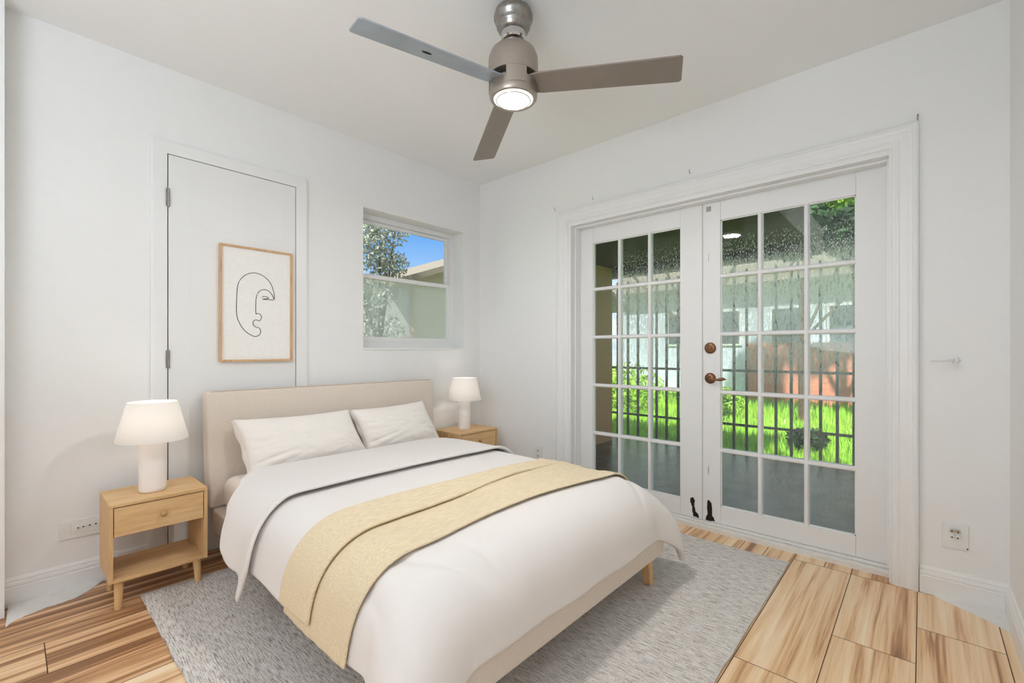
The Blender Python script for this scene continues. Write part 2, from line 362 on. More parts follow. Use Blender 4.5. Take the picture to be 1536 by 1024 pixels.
def make_floor():
    bm = bmesh.new(); lay = bm.loops.layers.float_color.new('seed')
    g = 0.0016; wy = 0.24; ylines = [0.015 + wy * k for k in range(-2, 13)]
    first = {0: 2.10, -1: 2.38, 1: 1.72, -2: 1.9, 9: 0.085, 8: 0.62}
    rnd = random.Random(11)
    def tile(x0, x1, y0, y1, mi=0, tone=None):
        if x1 - x0 < 0.01 or y1 - y0 < 0.01: return
        vs = [bm.verts.new(p) for p in ((x0 + g, y0 + g, 0), (x1 - g, y0 + g, 0), (x1 - g, y1 - g, 0), (x0 + g, y1 - g, 0))]
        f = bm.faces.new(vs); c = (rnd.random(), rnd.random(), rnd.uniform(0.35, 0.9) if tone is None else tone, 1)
        for l in f.loops: l[lay] = c
        f.material_index = mi
    xe = 2.735
    for i, y0 in enumerate(ylines):
        k = i - 2; y1 = y0 + wy; a = max(y0, YS); b = min(y1, YN)
        if b - a < 0.01: continue
        x = first.get(k, 0.4 + rnd.random() * 1.1); Lp = 1.2
        cuts = [xe]
        if k >= 2: cuts = [2.2]
        while x > XB: cuts.append(x); x -= Lp
        x = first.get(k, 0) + Lp
        cuts = sorted(set([XB] + [c for c in cuts]))
        if k in (-1, -2): cuts[-1] = XE
        if k >= 2: cuts = [c for c in cuts if c <= 2.2]
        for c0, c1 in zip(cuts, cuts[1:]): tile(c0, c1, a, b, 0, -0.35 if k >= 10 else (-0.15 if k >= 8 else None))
    # narrow make-up pieces along the doors
    y = 0.015
    for dy in (0.24, 0.11, 0.13):
        tile(xe, XE + 0.1, y, y + dy); y += dy
    y = 0.495
    while y < YN - 0.02:
        dy = rnd.uniform(0.09, 0.15); tile(2.2, XE + 0.1 if y < DY1 else XE, y, min(y + dy, YN)); y += dy
    tile(xe, XE, YS, 0.015)
    me = bpy.data.meshes.new('floor')
    # slab with grout
    vs = box(bm, XB, XE + TE, YS - TE, YN + TE, -0.12, -0.0008)
    bm.normal_update()
    for f in bm.faces:
        if abs(f.calc_center_median().z) > 1e-6: f.material_index = 1
    bm.to_mesh(me); bm.free(); me.materials.append(M['floor']); me.materials.append(M['grout'])
    o = bpy.data.objects.new('floor', me); COL.objects.link(o); o['kind'] = 'structure'
make_floor()

# baseboards with a moulded top
def base_prof(s):   # offsets from wall, z
    return [(0, 0.0), (0.016 * s, 0.0), (0.016 * s, 0.078), (0.0125 * s, 0.081), (0.0125 * s, 0.084), (0.015 * s, 0.087), (0.013 * s, 0.098), (0.0085 * s, 0.101), (0.0085 * s, 0.104), (0.0095 * s, 0.107), (0.005 * s, 0.119), (0, 0.121)]
bm = bmesh.new(); prism_x(bm, [(YN + a, z) for a, z in base_prof(-1)], XB, 0.466); prism_x(bm, [(YN + a, z) for a, z in base_prof(-1)], 1.245, XE)
struct('baseboard_north', bm, M['trim'])
bm = bmesh.new(); prism_y(bm, [(XE + a, z) for a, z in base_prof(-1)], YS, 0.008); prism_y(bm, [(XE + a, z) for a, z in base_prof(-1)], 2.035, YN)
struct('baseboard_east', bm, M['trim'])
bm = bmesh.new(); prism_x(bm, [(YS + a, z) for a, z in base_prof(1)], XB, XE)
struct('baseboard_south', bm, M['trim'])
# ragged caulk smeared from the baseboards on to the floor
def caulk(name, pts_wall, pts_floor, z=0.011):
    bm = bmesh.new(); n = 60
    def interp(P, t):
        k = t * (len(P) - 1); i = min(int(k), len(P) - 2); f = k - i
        return Vector(P[i]).lerp(Vector(P[i + 1]), f)
    rows = []
    for i in range(n + 1):
        t = i / n; a = interp(pts_wall, t); b = interp(pts_floor, t)
        d = (b - a).normalized(); j = 0.009 * noise.noise(Vector((t * 22, 3.1, 0))) + 0.005 * noise.noise(Vector((t * 70, 1, 2)))
        b = b + d * j
        rows.append([bm.verts.new((a.x, a.y, z * 1.5)), bm.verts.new(((a.x * .4 + b.x * .6), (a.y * .4 + b.y * .6), z * 0.5)), bm.verts.new((b.x, b.y, 0.0012)), bm.verts.new((b.x, b.y, -0.002)), bm.verts.new((a.x, a.y, -0.002))])
    for p, q in zip(rows, rows[1:]):
        for k in range(5): bm.faces.new((p[k], p[(k + 1) % 5], q[(k + 1) % 5], q[k]))
    bm.faces.new(rows[0]); bm.faces.new(rows[-1])
    return struct(name, bm, M['caulk'], smooth=False)
caulk('trim_4', [(-0.005, YN - 0.012), (0.31, YN - 0.012)], [(-0.012, 2.66), (0.01, 2.70), (0.05, 2.72), (0.085, 2.735), (0.13, 2.742), (0.19, 2.748), (0.24, 2.79), (0.29, 2.85)])
caulk('trim_5', [(XE - 0.012, -0.02), (XE - 0.012, YS)], [(2.742, -0.03), (2.70, -0.09), (2.655, -0.16), (2.615, -0.21), (2.55, YS)])

# ------------------------------------------------------------------ french doors
casing = [(0, 0), (0, 0.019), (0.008, 0.0235), (0.016, 0.024), (0.022, 0.017), (0.034, 0.0155), (0.038, 0.0125), (0.064, 0.0105), (0.069, 0.013), (0.077, 0.013), (0.083, 0.0085), (0.09, 0.007), (0.095, 0.0)]
def frame_casing(bm, plane, sign, u0, u1, zt, w_pts, along, wz=0.0, legs=True):
    """mitred casing around an opening; (along='y': plane is x; 'x': plane is y). u0,u1 outer edges"""
    def P(u, z, d): return (plane + sign * d, u, z) if along == 'y' else (u, plane + sign * d, z)
    rings = []
    for path in range(4):
        ring = []
        for w, d in w_pts:
            if path == 0: ring.append(bm.verts.new(P(u0 + w, wz, d)))
            if path == 1: ring.append(bm.verts.new(P(u0 + w, zt - w, d)))
            if path == 2: ring.append(bm.verts.new(P(u1 - w, zt - w, d)))
            if path == 3: ring.append(bm.verts.new(P(u1 - w, wz, d)))
        rings.append(ring)
    n = len(w_pts)
    for a, b in zip(rings, rings[1:]):
        for k in range(n - 1): bm.faces.new((a[k], a[k + 1], b[k + 1], b[k]))
        bm.faces.new((a[n - 1], a[0], b[0], b[n - 1]))
    bm.faces.new(rings[0]); bm.faces.new(rings[3])
bm = bmesh.new(); frame_casing(bm, XE, -1, 0.011, 2.03, 2.118, casing, 'y')
struct('trim_1', bm, M['trim'])
# jamb lining with stops, sill
LX = 2.866      # inner face of the leaves
struct('trim_2', B((XE + 0.001, XE + TE, DY0, DY0 + 0.02, 0, DZ), (XE + 0.001, XE + TE, DY1 - 0.02, DY1, 0, DZ), (XE + 0.001, XE + TE, DY0 + 0.02, DY1 - 0.02, DZ - 0.022, DZ),
                   (XE + 0.05, LX - 0.004, DY1 - 0.032, DY1 - 0.02, 0.045, DZ - 0.022), (XE + 0.05, LX - 0.004, DY0 + 0.02, DY0 + 0.03, 0.045, DZ - 0.022), (XE + 0.05, LX - 0.004, DY0 + 0.03, DY1 - 0.032, DZ - 0.034, DZ - 0.022)), M['trim'], bev=0.0015)
struct('trim_3', B((XE + 0.055, XE + TE + 0.05, DY0 + 0.02, DY1 - 0.02, -0.04, 0.028), (XE + 0.085, XE + TE, DY0 + 0.02, DY1 - 0.02, 0.028, 0.04)), M['caulk'], bev=0.004)

def leaf(name, y0, y1, gy0, gy1, label, loc):
    r = empty(name, loc); r['kind'] = 'structure'; r['label'] = label
    x0, x1 = LX, LX + 0.042; z0, z1 = 0.042, 1.992; gz0, gz1 = 0.145, 1.872
    obj('stile', B((x0, x1, y0, gy0, z0, z1)), M['door'], r, bev=0.0012); obj('stile', B((x0, x1, gy1, y1, z0, z1)), M['door'], r, bev=0.0012)
    for q0, q1 in ((z0, gz0), (gz1, z1)): obj('rail', B((x0 + .0006, x1, gy0 + .0008, gy1 - .0008, q0, q1)), M['door'], r, bev=0.0012)
    mb = bmesh.new(); mw = 0.0245; nx, nz_ = 3, 5
    cw = (gy1 - gy0 - 2 * mw) / 3; rh = (gz1 - gz0 - 4 * mw) / 5
    ty = lambda c, e=0.0: [(x0 + 0.001 + e, c - mw * .25), (x0 + 0.006, c - mw * .42), (x0 + 0.009, c - mw / 2), (x1 - 0.004, c - mw / 2), (x1 - 0.004, c + mw / 2), (x0 + 0.009, c + mw / 2), (x0 + 0.006, c + mw * .42), (x0 + 0.001 + e, c + mw * .25)]
    for k in (1, 2):
        c = gy0 + k * cw + (k - .5) * mw; prism_z(mb, ty(c), gz0, gz1)
    for k in range(1, 5):
        c = gz0 + k * rh + (k - .5) * mw; prism_y(mb, ty(c, 0.0007), gy0, gy1)
    obj('muntin', mb, M['door'], r)
    # glazing bead round the glass
    for i in range(3):
        for j in range(5):
            a = gy0 + i * (cw + mw); b = gz0 + j * (rh + mw)
            obj('glass_pane', B((x0 + 0.018, x0 + 0.0205, a - 0.004, a + cw + 0.004, b - 0.004, b + rh + 0.004)), M['wet'], r)
    bb = 0.006
    bd = bmesh.new()
    for (a0, a1, b0, b1) in ((gy0, gy0 + bb, gz0, gz1), (gy1 - bb, gy1, gz0, gz1), (gy0, gy1, gz0, gz0 + bb), (gy0, gy1, gz1 - bb, gz1)):
        box(bd, x0 + 0.010, x0 + 0.0175, a0, a1, b0, b1)
    obj('glazing_bead', bd, M['trim'], r)
    return r
LL = leaf('door_1', 1.0065, 1.906, 1.142, 1.790, 'white french door leaf with no handle, half hidden behind the bed', (LX, 1.906, 0.042))
RL = leaf('door_2', 0.119, 1.0025, 0.247, 0.900, 'white french door leaf with bronze lever and deadbolt', (LX, 0.119, 0.042))
# astragal on the meeting stiles
obj('astragal', B((LX - 0.004, LX - 0.0002, 0.9995, 1.0025, 0.05, 1.985)), M['trim'], RL)
# deadbolt thumb-turn and lever handle
yk = 0.958
dk = tag(obj('deadbolt', LA([(0.0, -0.0), (0.026, 0.0), (0.0335, -0.002), (0.034, -0.005), (0.030, -0.010), (0.022, -0.012), (0.0, -0.012)][::-1], c=(LX, yk, 1.10), axis='x'), M['bronze'], RL, smooth=True), 'round antique bronze deadbolt rose')
tn = B((LX - 0.028, LX - 0.012, yk - 0.016, yk + 0.016, 1.0955, 1.1045)); obj('thumb_turn', tn, M['bronze'], dk, bev=0.002)
lv = tag(obj('lever_handle', LA([(0.0, -0.016), (0.018, -0.016), (0.027, -0.012), (0.032, -0.007), (0.033, -0.002), (0.033, 0.0)], c=(LX, yk, 0.916), axis='x'), M['bronze'], RL, smooth=True), 'antique bronze lever handle with round rose')
bm = bmesh.new(); tube(bm, [(LX - 0.014, yk, 0.916), (LX - 0.045, yk, 0.916)], 0.011, 12)
tube(bm, [(LX - 0.045, yk + 0.008, 0.917), (LX - 0.047, yk - 0.02, 0.915), (LX - 0.047, yk - 0.05, 0.911), (LX - 0.046, yk - 0.07, 0.913), (LX - 0.044, yk - 0.087, 0.917), (LX - 0.042, yk - 0.102, 0.914)], [0.011, 0.0065, 0.006, 0.0105, 0.0095, 0.003], 12)
obj('lever_arm', bm, M['bronze'], lv, smooth=True)
for z in (1.655, 0.355):
    q = obj('flush_bolt', B((LX - 0.0018, LX - 0.0002, 0.962, 0.975, z - 0.032, z + 0.032)), M['trim'], RL, bev=0.0008)
    obj('bolt_slot', B((LX - 0.0024, LX - 0.0016, 0.9665, 0.9705, z - 0.024, z + 0.024)), M['canopy'], q)
obj('catch_plate', B((LX - 0.003, LX - 0.0002, 0.955, 0.982, 1.935, 1.965)), M['canopy'], RL, bev=0.001)
# rotten patches at the foot of the meeting stiles
def blob(pts, x, jit, seed):
    bm = bmesh.new(); vs = []; rnd = random.Random(seed); P_ = []; ym = sum(p[0] for p in pts) / len(pts); pts = [(ym + (p[0] - ym) * 1.45, p[1]) for p in pts]
    for i, p in enumerate(pts):
        q = pts[(i + 1) % len(pts)]
        for k in range(4):
            t = k / 4; P_.append((p[0] + (q[0] - p[0]) * t + rnd.uniform(-jit, jit), p[1] + (q[1] - p[1]) * t + rnd.uniform(-jit, jit)))
    a = [bm.verts.new((x, y, z)) for y, z in P_]; b = [bm.verts.new((x + 0.0012, y, z)) for y, z in P_]
    bm.faces.new(a); bm.faces.new(b[::-1])
    for i in range(len(a)): bm.faces.new((a[i], a[(i + 1) % len(a)], b[(i + 1) % len(a)], b[i]))
    bmesh.ops.triangulate(bm, faces=[f for f in bm.faces if len(f.verts) > 4])
    return bm
tag(obj('rot_patch', blob([(0.938, 0.046), (0.944, 0.066), (0.951, 0.078), (0.950, 0.118), (0.953, 0.150), (0.962, 0.172), (0.970, 0.168), (0.971, 0.110), (0.968, 0.090), (0.974, 0.066), (0.980, 0.048)][::-1], LX - 0.0011, 0.0025, 3), M['rot'], RL), 'dark rotten wood patch')
tag(obj('rot_patch', blob([(1.036, 0.046), (1.040, 0.070), (1.050, 0.085), (1.056, 0.118), (1.054, 0.150), (1.060, 0.168), (1.071, 0.160), (1.072, 0.135), (1.066, 0.115), (1.064, 0.085), (1.060, 0.050)][::-1], LX - 0.0011, 0.002, 4), M['rot'], LL), 'dark rotten wood patch')

# ------------------------------------------------------------------ window in the north wall
wr = empty('window_1', ((WX0 + WX1) / 2, YN + 0.15, WZ0)); wr['kind'] = 'structure'; wr['label'] = 'white single-hung window with clear upper and hazy lower sash'
yf0, yf1 = YN + 0.135, YN + 0.195
def wf(x0, x1, z0, z1, t, y0, y1, b=None):
    b = b or t
    return [(x0, x0 + t, y0, y1, z0, z1), (x1 - t, x1, y0, y1, z0, z1), (x0 + t, x1 - t, y0, y1, z0, z0 + b), (x0 + t, x1 - t, y0, y1, z1 - t, z1)]
obj('window_frame', B(*wf(WX0, WX1, WZ0, WZ1, 0.035, yf0, yf1, 0.05)), M['trim'], wr, bev=0.002)
zm = 1.625
lo = obj('lower_sash', B(*wf(WX0 + 0.035, WX1 - 0.035, WZ0 + 0.05, zm + 0.02, 0.028, yf0 + 0.006, yf0 + 0.03, 0.036)), M['trim'], wr, bev=0.002)
up = obj('upper_sash', B(*wf(WX0 + 0.035, WX1 - 0.035, zm - 0.012, WZ1 - 0.035, 0.024, yf0 + 0.032, yf0 + 0.054, 0.04)), M['trim'], wr, bev=0.002)
tag(obj('glass_pane', B((WX0 + 0.06, WX1 - 0.06, yf0 + 0.016, yf0 + 0.019, WZ0 + 0.08, zm - 0.005)), M['haze'], lo), 'hazy greenish lower pane')
tag(obj('glass_pane', B((WX0 + 0.055, WX1 - 0.055, yf0 + 0.041, yf0 + 0.044, zm + 0.02, WZ1 - 0.055)), M['glass'], up), 'clear upper pane')
obj('window_sill', B((WX0 - 0.004, WX1 + 0.003, YN - 0.006, yf0, WZ0 - 0.012, WZ0 + 0.002)), M['trim'], wr, bev=0.002)

# ------------------------------------------------------------------ interior door in the north wall
dcas = [(0, 0), (0, 0.012), (0.01, 0.014), (0.05, 0.012), (0.068, 0.010), (0.07, 0)]
bm = bmesh.new(); frame_casing(bm, YN, -1, 0.470, 1.250, 2.160, dcas, 'x')
struct('trim_6', bm, M['trim'])
D = empty('door_3', (0.543, YN, 0.01)); D['kind'] = 'structure'; D['label'] = 'white painted closet door with faint panels behind the bed'
X0d, X1d, Zt = 0.5435, 1.1775, 2.0875
obj('door_gap', B((X0d - 0.0022, X1d + 0.0022, YN - 0.003, YN - 0.0005, 0.01, Zt + 0.0025)), M['gap'], D)
bm = bmesh.new(); box(bm, X0d, X1d, YN - 0.008, YN - 0.0032, 0.012, Zt)
obj('door_slab', bm, M['door'], D, bev=0.001)
pm = bmesh.new()
for (a, b) in ((0.09, 0.30), (0.355, 0.565)):
    for (z0, z1) in ((1.74, 1.97), (1.02, 1.64), (0.2, 0.86)):
        x0, x1 = X0d + a, X0d + b
        for (p0, p1, q0, q1) in ((x0, x1, z0, z0 + .004), (x0, x1, z1 - .004, z1), (x0, x0 + .004, z0 + .004, z1 - .004), (x1 - .004, x1, z0 + .004, z1 - .004)):
            box(pm, p0, p1, YN - 0.0089, YN - 0.0078, q0, q1)
obj('panel_moulding', pm, M['door'], D, bev=0.0004)
for z in (1.866, 1.04):
    h = bmesh.new(); tube(h, [(0.5425, YN - 0.015, z - 0.047), (0.5425, YN - 0.015, z + 0.047)], 0.0055, 12)
    box(h, 0.532, 0.5425, YN - 0.0165, YN - 0.012, z - 0.045, z + 0.045)
    obj('hinge', h, M['canopy'], D, bev=0.0006)

# ------------------------------------------------------------------ framed line drawing
FX0, FX1, FZ0, FZ1 = 0.766, 1.152, 1.023, 1.673
yb = YN - 0.0095
P = empty('picture_frame', ((FX0 + FX1) / 2, yb, FZ0), 'oak-framed black line drawing of a face hanging on the closet door', 'picture')
t = 0.011
obj('frame', B((FX0, FX0 + t, yb - 0.022, yb, FZ0, FZ1), (FX1 - t, FX1, yb - 0.022, yb, FZ0, FZ1), (FX0 + t, FX1 - t, yb - 0.022, yb, FZ0, FZ0 + t), (FX0 + t, FX1 - t, yb - 0.022, yb, FZ1 - t, FZ1)), M['frame_oak'], P, bev=0.0012)
pp = tag(obj('print', B((FX0 + t, FX1 - t, yb - 0.010, yb - 0.002, FZ0 + t, FZ1 - t)), M['paper'], P), 'off-white paper with one continuous black line')
pix = [(483, 640), (486, 636), (495, 636), (507, 641), (500, 644), (484, 646), (505, 647), (526, 648), (528, 630), (520, 600), (507, 577), (482, 556), (452, 547), (425, 553), (403, 570), (391, 595), (387, 640), (387, 702), (398, 736), (415, 761), (435, 777), (455, 785), (470, 781), (477, 768), (472, 754), (458, 750), (449, 741), (450, 728), (461, 723), (472, 727), (480, 716), (476, 703), (464, 699), (459, 699), (459, 662), (461, 637), (470, 619), (486, 610), (504, 614), (518, 627), (527, 646)]
def on_print(cx, cy):
    px, py = 200 + cx * 0.4004, 190 + cy * 0.4004
    u = (px - 768) / FPX; v = (HOR - py) / FPX
    r = Vector((math.cos(TH) + math.sin(TH) * u, math.sin(TH) - math.cos(TH) * u, v)); s = (yb - 0.0103) / r.y
    return Vector((r.x * s, yb - 0.0103, HC + r.z * s))
raw = [on_print(*p) for p in pix]
def catmull(P_, n=5):
    out = []
    for i in range(len(P_) - 1):
        p0, p1, p2, p3 = P_[max(i - 1, 0)], P_[i], P_[i + 1], P_[min(i + 2, len(P_) - 1)]
        for k in range(n):
            t_ = k / n; out.append(0.5 * ((2 * p1) + (p2 - p0) * t_ + (2 * p0 - 5 * p1 + 4 * p2 - p3) * t_ ** 2 + (3 * p1 - p0 - 3 * p2 + p3) * t_ ** 3))
    out.append(P_[-1]); return out
bm = bmesh.new(); tube(bm, catmull(raw), 0.0018, 6); obj('drawn_line', bm, M['ink'], pp)

# ------------------------------------------------------------------ rug
rp_ = [(0.385, 0.50), (2.655, 0.50), (2.655, 2.555), (0.385, 2.555)]
bm = bmesh.new(); nx, ny = 60, 60; vs = {}
for i in range(nx + 1):
    for j in range(ny + 1):
        x = 0.385 + (2.655 - 0.385) * i / nx; y = 0.50 + 2.055 * j / ny
        e = min(i, nx - i, j, ny - j)
        x += 0.004 * noise.noise(Vector((y * 9, 5, 0))) if i in (0, nx) else 0
        y += 0.004 * noise.noise(Vector((x * 9, 9, 0))) if j in (0, ny) else 0
        vs[i, j] = bm.verts.new((x, y, 0.011 if e > 0 else 0.008))
for i in range(nx):
    for j in range(ny): bm.faces.new((vs[i, j], vs[i + 1, j], vs[i + 1, j + 1], vs[i, j + 1]))
ed = [vs[i, 0] for i in range(nx + 1)] + [vs[nx, j] for j in range(1, ny + 1)] + [vs[i, ny] for i in range(nx - 1, -1, -1)] + [vs[0, j] for j in range(ny - 1, 0, -1)]
lowv = [bm.verts.new((v.co.x, v.co.y, 0.0004)) for v in ed]
for i in range(len(ed)): bm.faces.new((ed[i], lowv[i], lowv[(i + 1) % len(ed)], ed[(i + 1) % len(ed)]))
bm.faces.new(lowv)
tag(obj('area_rug', bm, M['rug']), 'large grey-beige woven rug lying under the bed', 'rug')
RZ = 0.0115

# ------------------------------------------------------------------ bed
BX0, BX1, BYF, BYH = 0.70, 2.07, 0.880, 2.72
bed = empty('bed', ((BX0 + BX1) / 2, (BYF + BYH) / 2, RZ), 'double bed upholstered in oatmeal linen on short oak legs', 'bed')
rail = bmesh.new(); cr_ = 0.075
fp = [(BX0, BYH), (BX0, BYF + cr_)] + [(BX0 + cr_ - cr_ * math.cos(a), BYF + cr_ - cr_ * math.sin(a)) for a in [PI / 2 * k / 8 for k in range(1, 9)]]
fp += [(BX1 - cr_ + cr_ * math.sin(a), BYF + cr_ - cr_ * math.cos(a)) for a in [PI / 2 * k / 8 for k in range(9)]] + [(BX1, BYH)]
prism_z(rail, fp, 0.15, 0.27)
obj('bed_frame', rail, M['linen'], bed, bev=0.014, seg=4)
# headboard: slab leaning slightly towards the wall, with piped side edge
hb = bmesh.new()
def hbp(x, z, d):
    y = 2.705 + (z - 0.27) * 0.075 + d; return (x, y, z)
hx0, hx1 = 0.678, 2.150
for (x0, x1) in ((hx0, hx1),):
    v = [hb.verts.new(hbp(*a)) for a in ((x0 + 0.012, 0.27, 0), (x1 - 0.012, 0.27, 0), (x1, 0.27, 0.075), (x0, 0.27, 0.075), (x0, 0.868, 0), (x1, 0.868, 0), (x1, 0.868, 0.075), (x0, 0.868, 0.075))]
    for f in ((0, 3, 2, 1), (4, 5, 6, 7), (0, 1, 5, 4), (1, 2, 6, 5), (2, 3, 7, 6), (3, 0, 4, 7)): hb.faces.new([v[i] for i in f])
hbo = obj('headboard', hb, M['linen'], bed, bev=0.014, seg=4)
bm = bmesh.new(); 
tube(bm, [hbp(hx0 + 0.015, 0.275, 0.010), hbp(hx0 + 0.004, 0.862, 0.010), hbp(hx0 + 0.03, 0.8665, 0.008), hbp(hx1 - 0.03, 0.8665, 0.008), hbp(hx1 - 0.004, 0.862, 0.010), hbp(hx1 - 0.015, 0.275, 0.010)], 0.0028, 8)
obj('piping', bm, M['piping'], hbo, smooth=True)
# posts carrying the headboard down behind the frame
for xp in (0.80, 1.96): obj('headboard_post', B((xp, xp + 0.06, 2.7215, 2.76, 0.0, 0.3)), M['linen'], bed, bev=0.004)
for (x, y, dx, dy) in ((BX1 - 0.11, BYF + 0.065, 0.012, -0.01), (BX0 + 0.14, BYF + 0.065, -0.012, -0.01), (BX0 + 0.055, BYH - 0.06, -0.004, 0.0), (BX1 - 0.07, BYH - 0.06, 0.004, 0.0)):
    bm = bmesh.new(); a, b = 0.024, 0.018; zf = RZ
    if y > 2.555: zf = 0.0005
    v = [bm.verts.new(q) for q in ((x + dx - b, y + dy - b, zf), (x + dx + b, y + dy - b, zf), (x + dx + b, y + dy + b, zf), (x + dx - b, y + dy + b, zf), (x - a, y - a, 0.152), (x + a, y - a, 0.152), (x + a, y + a, 0.152), (x - a, y + a, 0.152))]
    for f in ((0, 3, 2, 1), (4, 5, 6, 7), (0, 1, 5, 4), (1, 2, 6, 5), (2, 3, 7, 6), (3, 0, 4, 7)): bm.faces.new([v[i] for i in f])
    obj('leg', bm, M['oak_leg'], bed, bev=0.003)
# mattress
mt = tag(obj('mattress', B((0.735, 2.045, 0.985, 2.70, 0.262, 0.432)), M['sheet'], None, bev=0.055, seg=5, smooth=True), 'thick mattress in a cream fitted sheet on the bed frame', 'mattress')

# draped cloth over the mattress
FXL, FXR, FYF = 0.860, 1.895, 1.120
# side profile of the puffy cover: the slope grows gently to 82 degrees over 0.36 m
PROF = [(0.0, 0.0, 0.0)]
for k_ in range(1, 161):
    r_ = k_ * 0.005; a_ = math.radians(82) * smoothstep(0.0, 0.36, r_ - 0.0025)
    PROF.append((PROF[-1][0] + 0.005 * math.cos(a_), PROF[-1][1] + 0.005 * math.sin(a_), a_))
def prof(r):
    k = min(r / 0.005, 159.0); i = int(k); f = k - i; p, q = PROF[i], PROF[i + 1]
    return tuple(p[n] + (q[n] - p[n]) * f for n in range(3))
def drape(x, y, off, amp=1.0, bulge=1.0, seed=0.0):
    ds = (FXL - x) if x < FXL else ((x - FXR) if x > FXR else 0.0); sg = -1 if x < FXL else 1
    dt = max(0.0, FYF - y)
    bx = min(max(x, FXL), FXR); by = max(y, FYF)
    r = math.hypot(ds, dt)
    z0 = 0.468 + 0.010 * (1 - ((bx - 1.375) / 0.51) ** 2) * smoothstep(2.45, 2.2, by)
    z0 += amp * (0.006 * noise.noise(Vector((x * 2.3 + seed, y * 2.3, 1.7))) + 0.0025 * noise.noise(Vector((x * 6, y * 6 + seed, 4.2))))
    o, d, a = prof(r); nh, nv = math.sin(a), math.cos(a)
    o += off * nh; z = z0 - d + off * nv
    if r > 1e-6: ux, uy = sg * ds / r, -dt / r
    else: ux = uy = 0.0
    if ds > 0 and dt > 0:
        phi = math.degrees(math.atan2(ds, dt)); g = smoothstep(0.14, 0.42, r)
        o += bulge * g * (0.115 * math.exp(-((phi - 47) / 21) ** 2) - 0.004 * math.exp(-((phi - 10) / 6) ** 2) - 0.014 * math.exp(-((phi - 78) / 8) ** 2))
    elif r > 0:
        # gentle waves in the hanging sides
        w = noise.noise(Vector(((y if ds > 0 else x) * 4.2 + seed, 7.7 + sg, 0.3)))
        o += amp * 0.012 * w * smoothstep(0.12, 0.36, r)
    return Vector((bx + ux * o, by + uy * o, z))
def cloth(name, fx0, fx1, fy0, fy1, nx, ny, m, parent, off, thick, edge=None, offf=None, amp=1.0, seed=0.0, post=None):
    """fx0/fx1(v) and fy0/fy1(u) give the outline of the flat cloth"""
    bm = bmesh.new(); vs = {}
    for i in range(nx + 1):
        for j in range(ny + 1):
            u, v = i / nx, j / ny
            y = fy0(u) + (fy1(u) - fy0(u)) * v
            x0, x1 = fx0(y), fx1(y); x = x0 + (x1 - x0) * u
            of = off if offf is None else offf(x, y, u, v)
            p = drape(x, y, of, amp, 1.0, seed)
            if post: p = post(p, x, y, u, v)
            vs[i, j] = bm.verts.new(p)
    for i in range(nx):
        for j in range(ny): bm.faces.new((vs[i, j], vs[i + 1, j], vs[i + 1, j + 1], vs[i, j + 1]))
    bm.normal_update()
    me = bpy.data.meshes.new(name); bm.to_mesh(me); bm.free()
    o = link(name, me, m, parent, True)
    s = o.modifiers.new('solid', 'SOLIDIFY'); s.thickness = thick; s.offset = -1.0
    s2 = o.modifiers.new('sub', 'SUBSURF'); s2.levels = 1; s2.render_levels = 1
    return o
def pl(P_):
    def f(y):
        if y <= P_[0][0]: return P_[0][1]
        for (a, b), (c, d) in zip(P_, P_[1:]):
            if y <= c:
                t_ = (y - a) / (c - a); t_ = t_ * t_ * (3 - 2 * t_); return b + (d - b) * t_
        return P_[-1][1]
    return f
ovl = pl([(0.6, 0.388), (1.7, 0.388), (1.92, 0.385), (2.08, 0.32), (2.2, 0.23), (2.32, 0.13), (2.46, 0.02)])
def duv_post(p, x, y, u, v):
    # the puffed body: soft creases near the foot corners, hem waves
    for (cx, cy, ang, ln, wd, dp) in ((0.86, 1.02, 2.25, 0.20, 0.022, 0.010), (1.00, 0.93, 1.9, 0.13, 0.02, 0.010), (0.66, 1.16, 1.35, 0.2, 0.02, 0.007), (1.95, 1.0, 0.9, 0.14, 0.018, 0.008)):
        dx, dy = x - cx, y - cy; a = dx * math.cos(ang) + dy * math.sin(ang); b = -dx * math.sin(ang) + dy * math.cos(ang)
        g = math.exp(-(a / ln) ** 2) * math.exp(-(b / wd) ** 2)
        p = p - Vector((0, 0, 1.6 * dp * g))
    return p
duvet = cloth('duvet', lambda y: FXL - ovl(y), lambda y: FXR + ovl(y), lambda u: FYF - 0.388 + 0.008 * math.sin(u * 9), lambda u: 2.452, 120, 110, M['duvet'], None, 0.012, 0.026, amp=1.0, post=duv_post)
tag(duvet, 'puffy ivory duvet spread over the bed and hanging over its foot', 'duvet')
# turned-back top edge
ovf = pl([(1.86, 0.50), (1.93, 0.475), (2.02, 0.41), (2.10, 0.36), (2.2, 0.245), (2.32, 0.14), (2.46, 0.025)])
def flap_off(x, y, u, v):
    base = 0.040
    if v > 0.9: base -= 0.018 * smoothstep(0.9, 1.0, v)
    base += 0.006 * smoothstep(0.09, 0.0, v)
    return base
def flap_post(p, x, y, u, v):
    if x < FXL:
        r = FXL - x; g = smoothstep(0.18, 0.42, r)
        p = p + Vector((-0.012 * g * math.exp(-((y - 2.10) / 0.09) ** 2) + 0.028 * g * math.exp(-((y - 2.0) / 0.05) ** 2), 0, 0))
        p.y -= 0.065 * math.sin(PI * max(0.0, min(1.0, (r - 0.10) / 0.42))) * smoothstep(0.45, 0.0, v)
    return p
cloth('turned_back_edge', lambda y: FXL - ovf(y), lambda y: FXR + ovf(y) - 0.09, lambda u: 1.895 + 0.012 * math.sin(u * 5 + 1), lambda u: 2.468, 120, 40, M['duvet'], duvet, 0.03, 0.016, offf=flap_off, amp=1.0, post=flap_post)

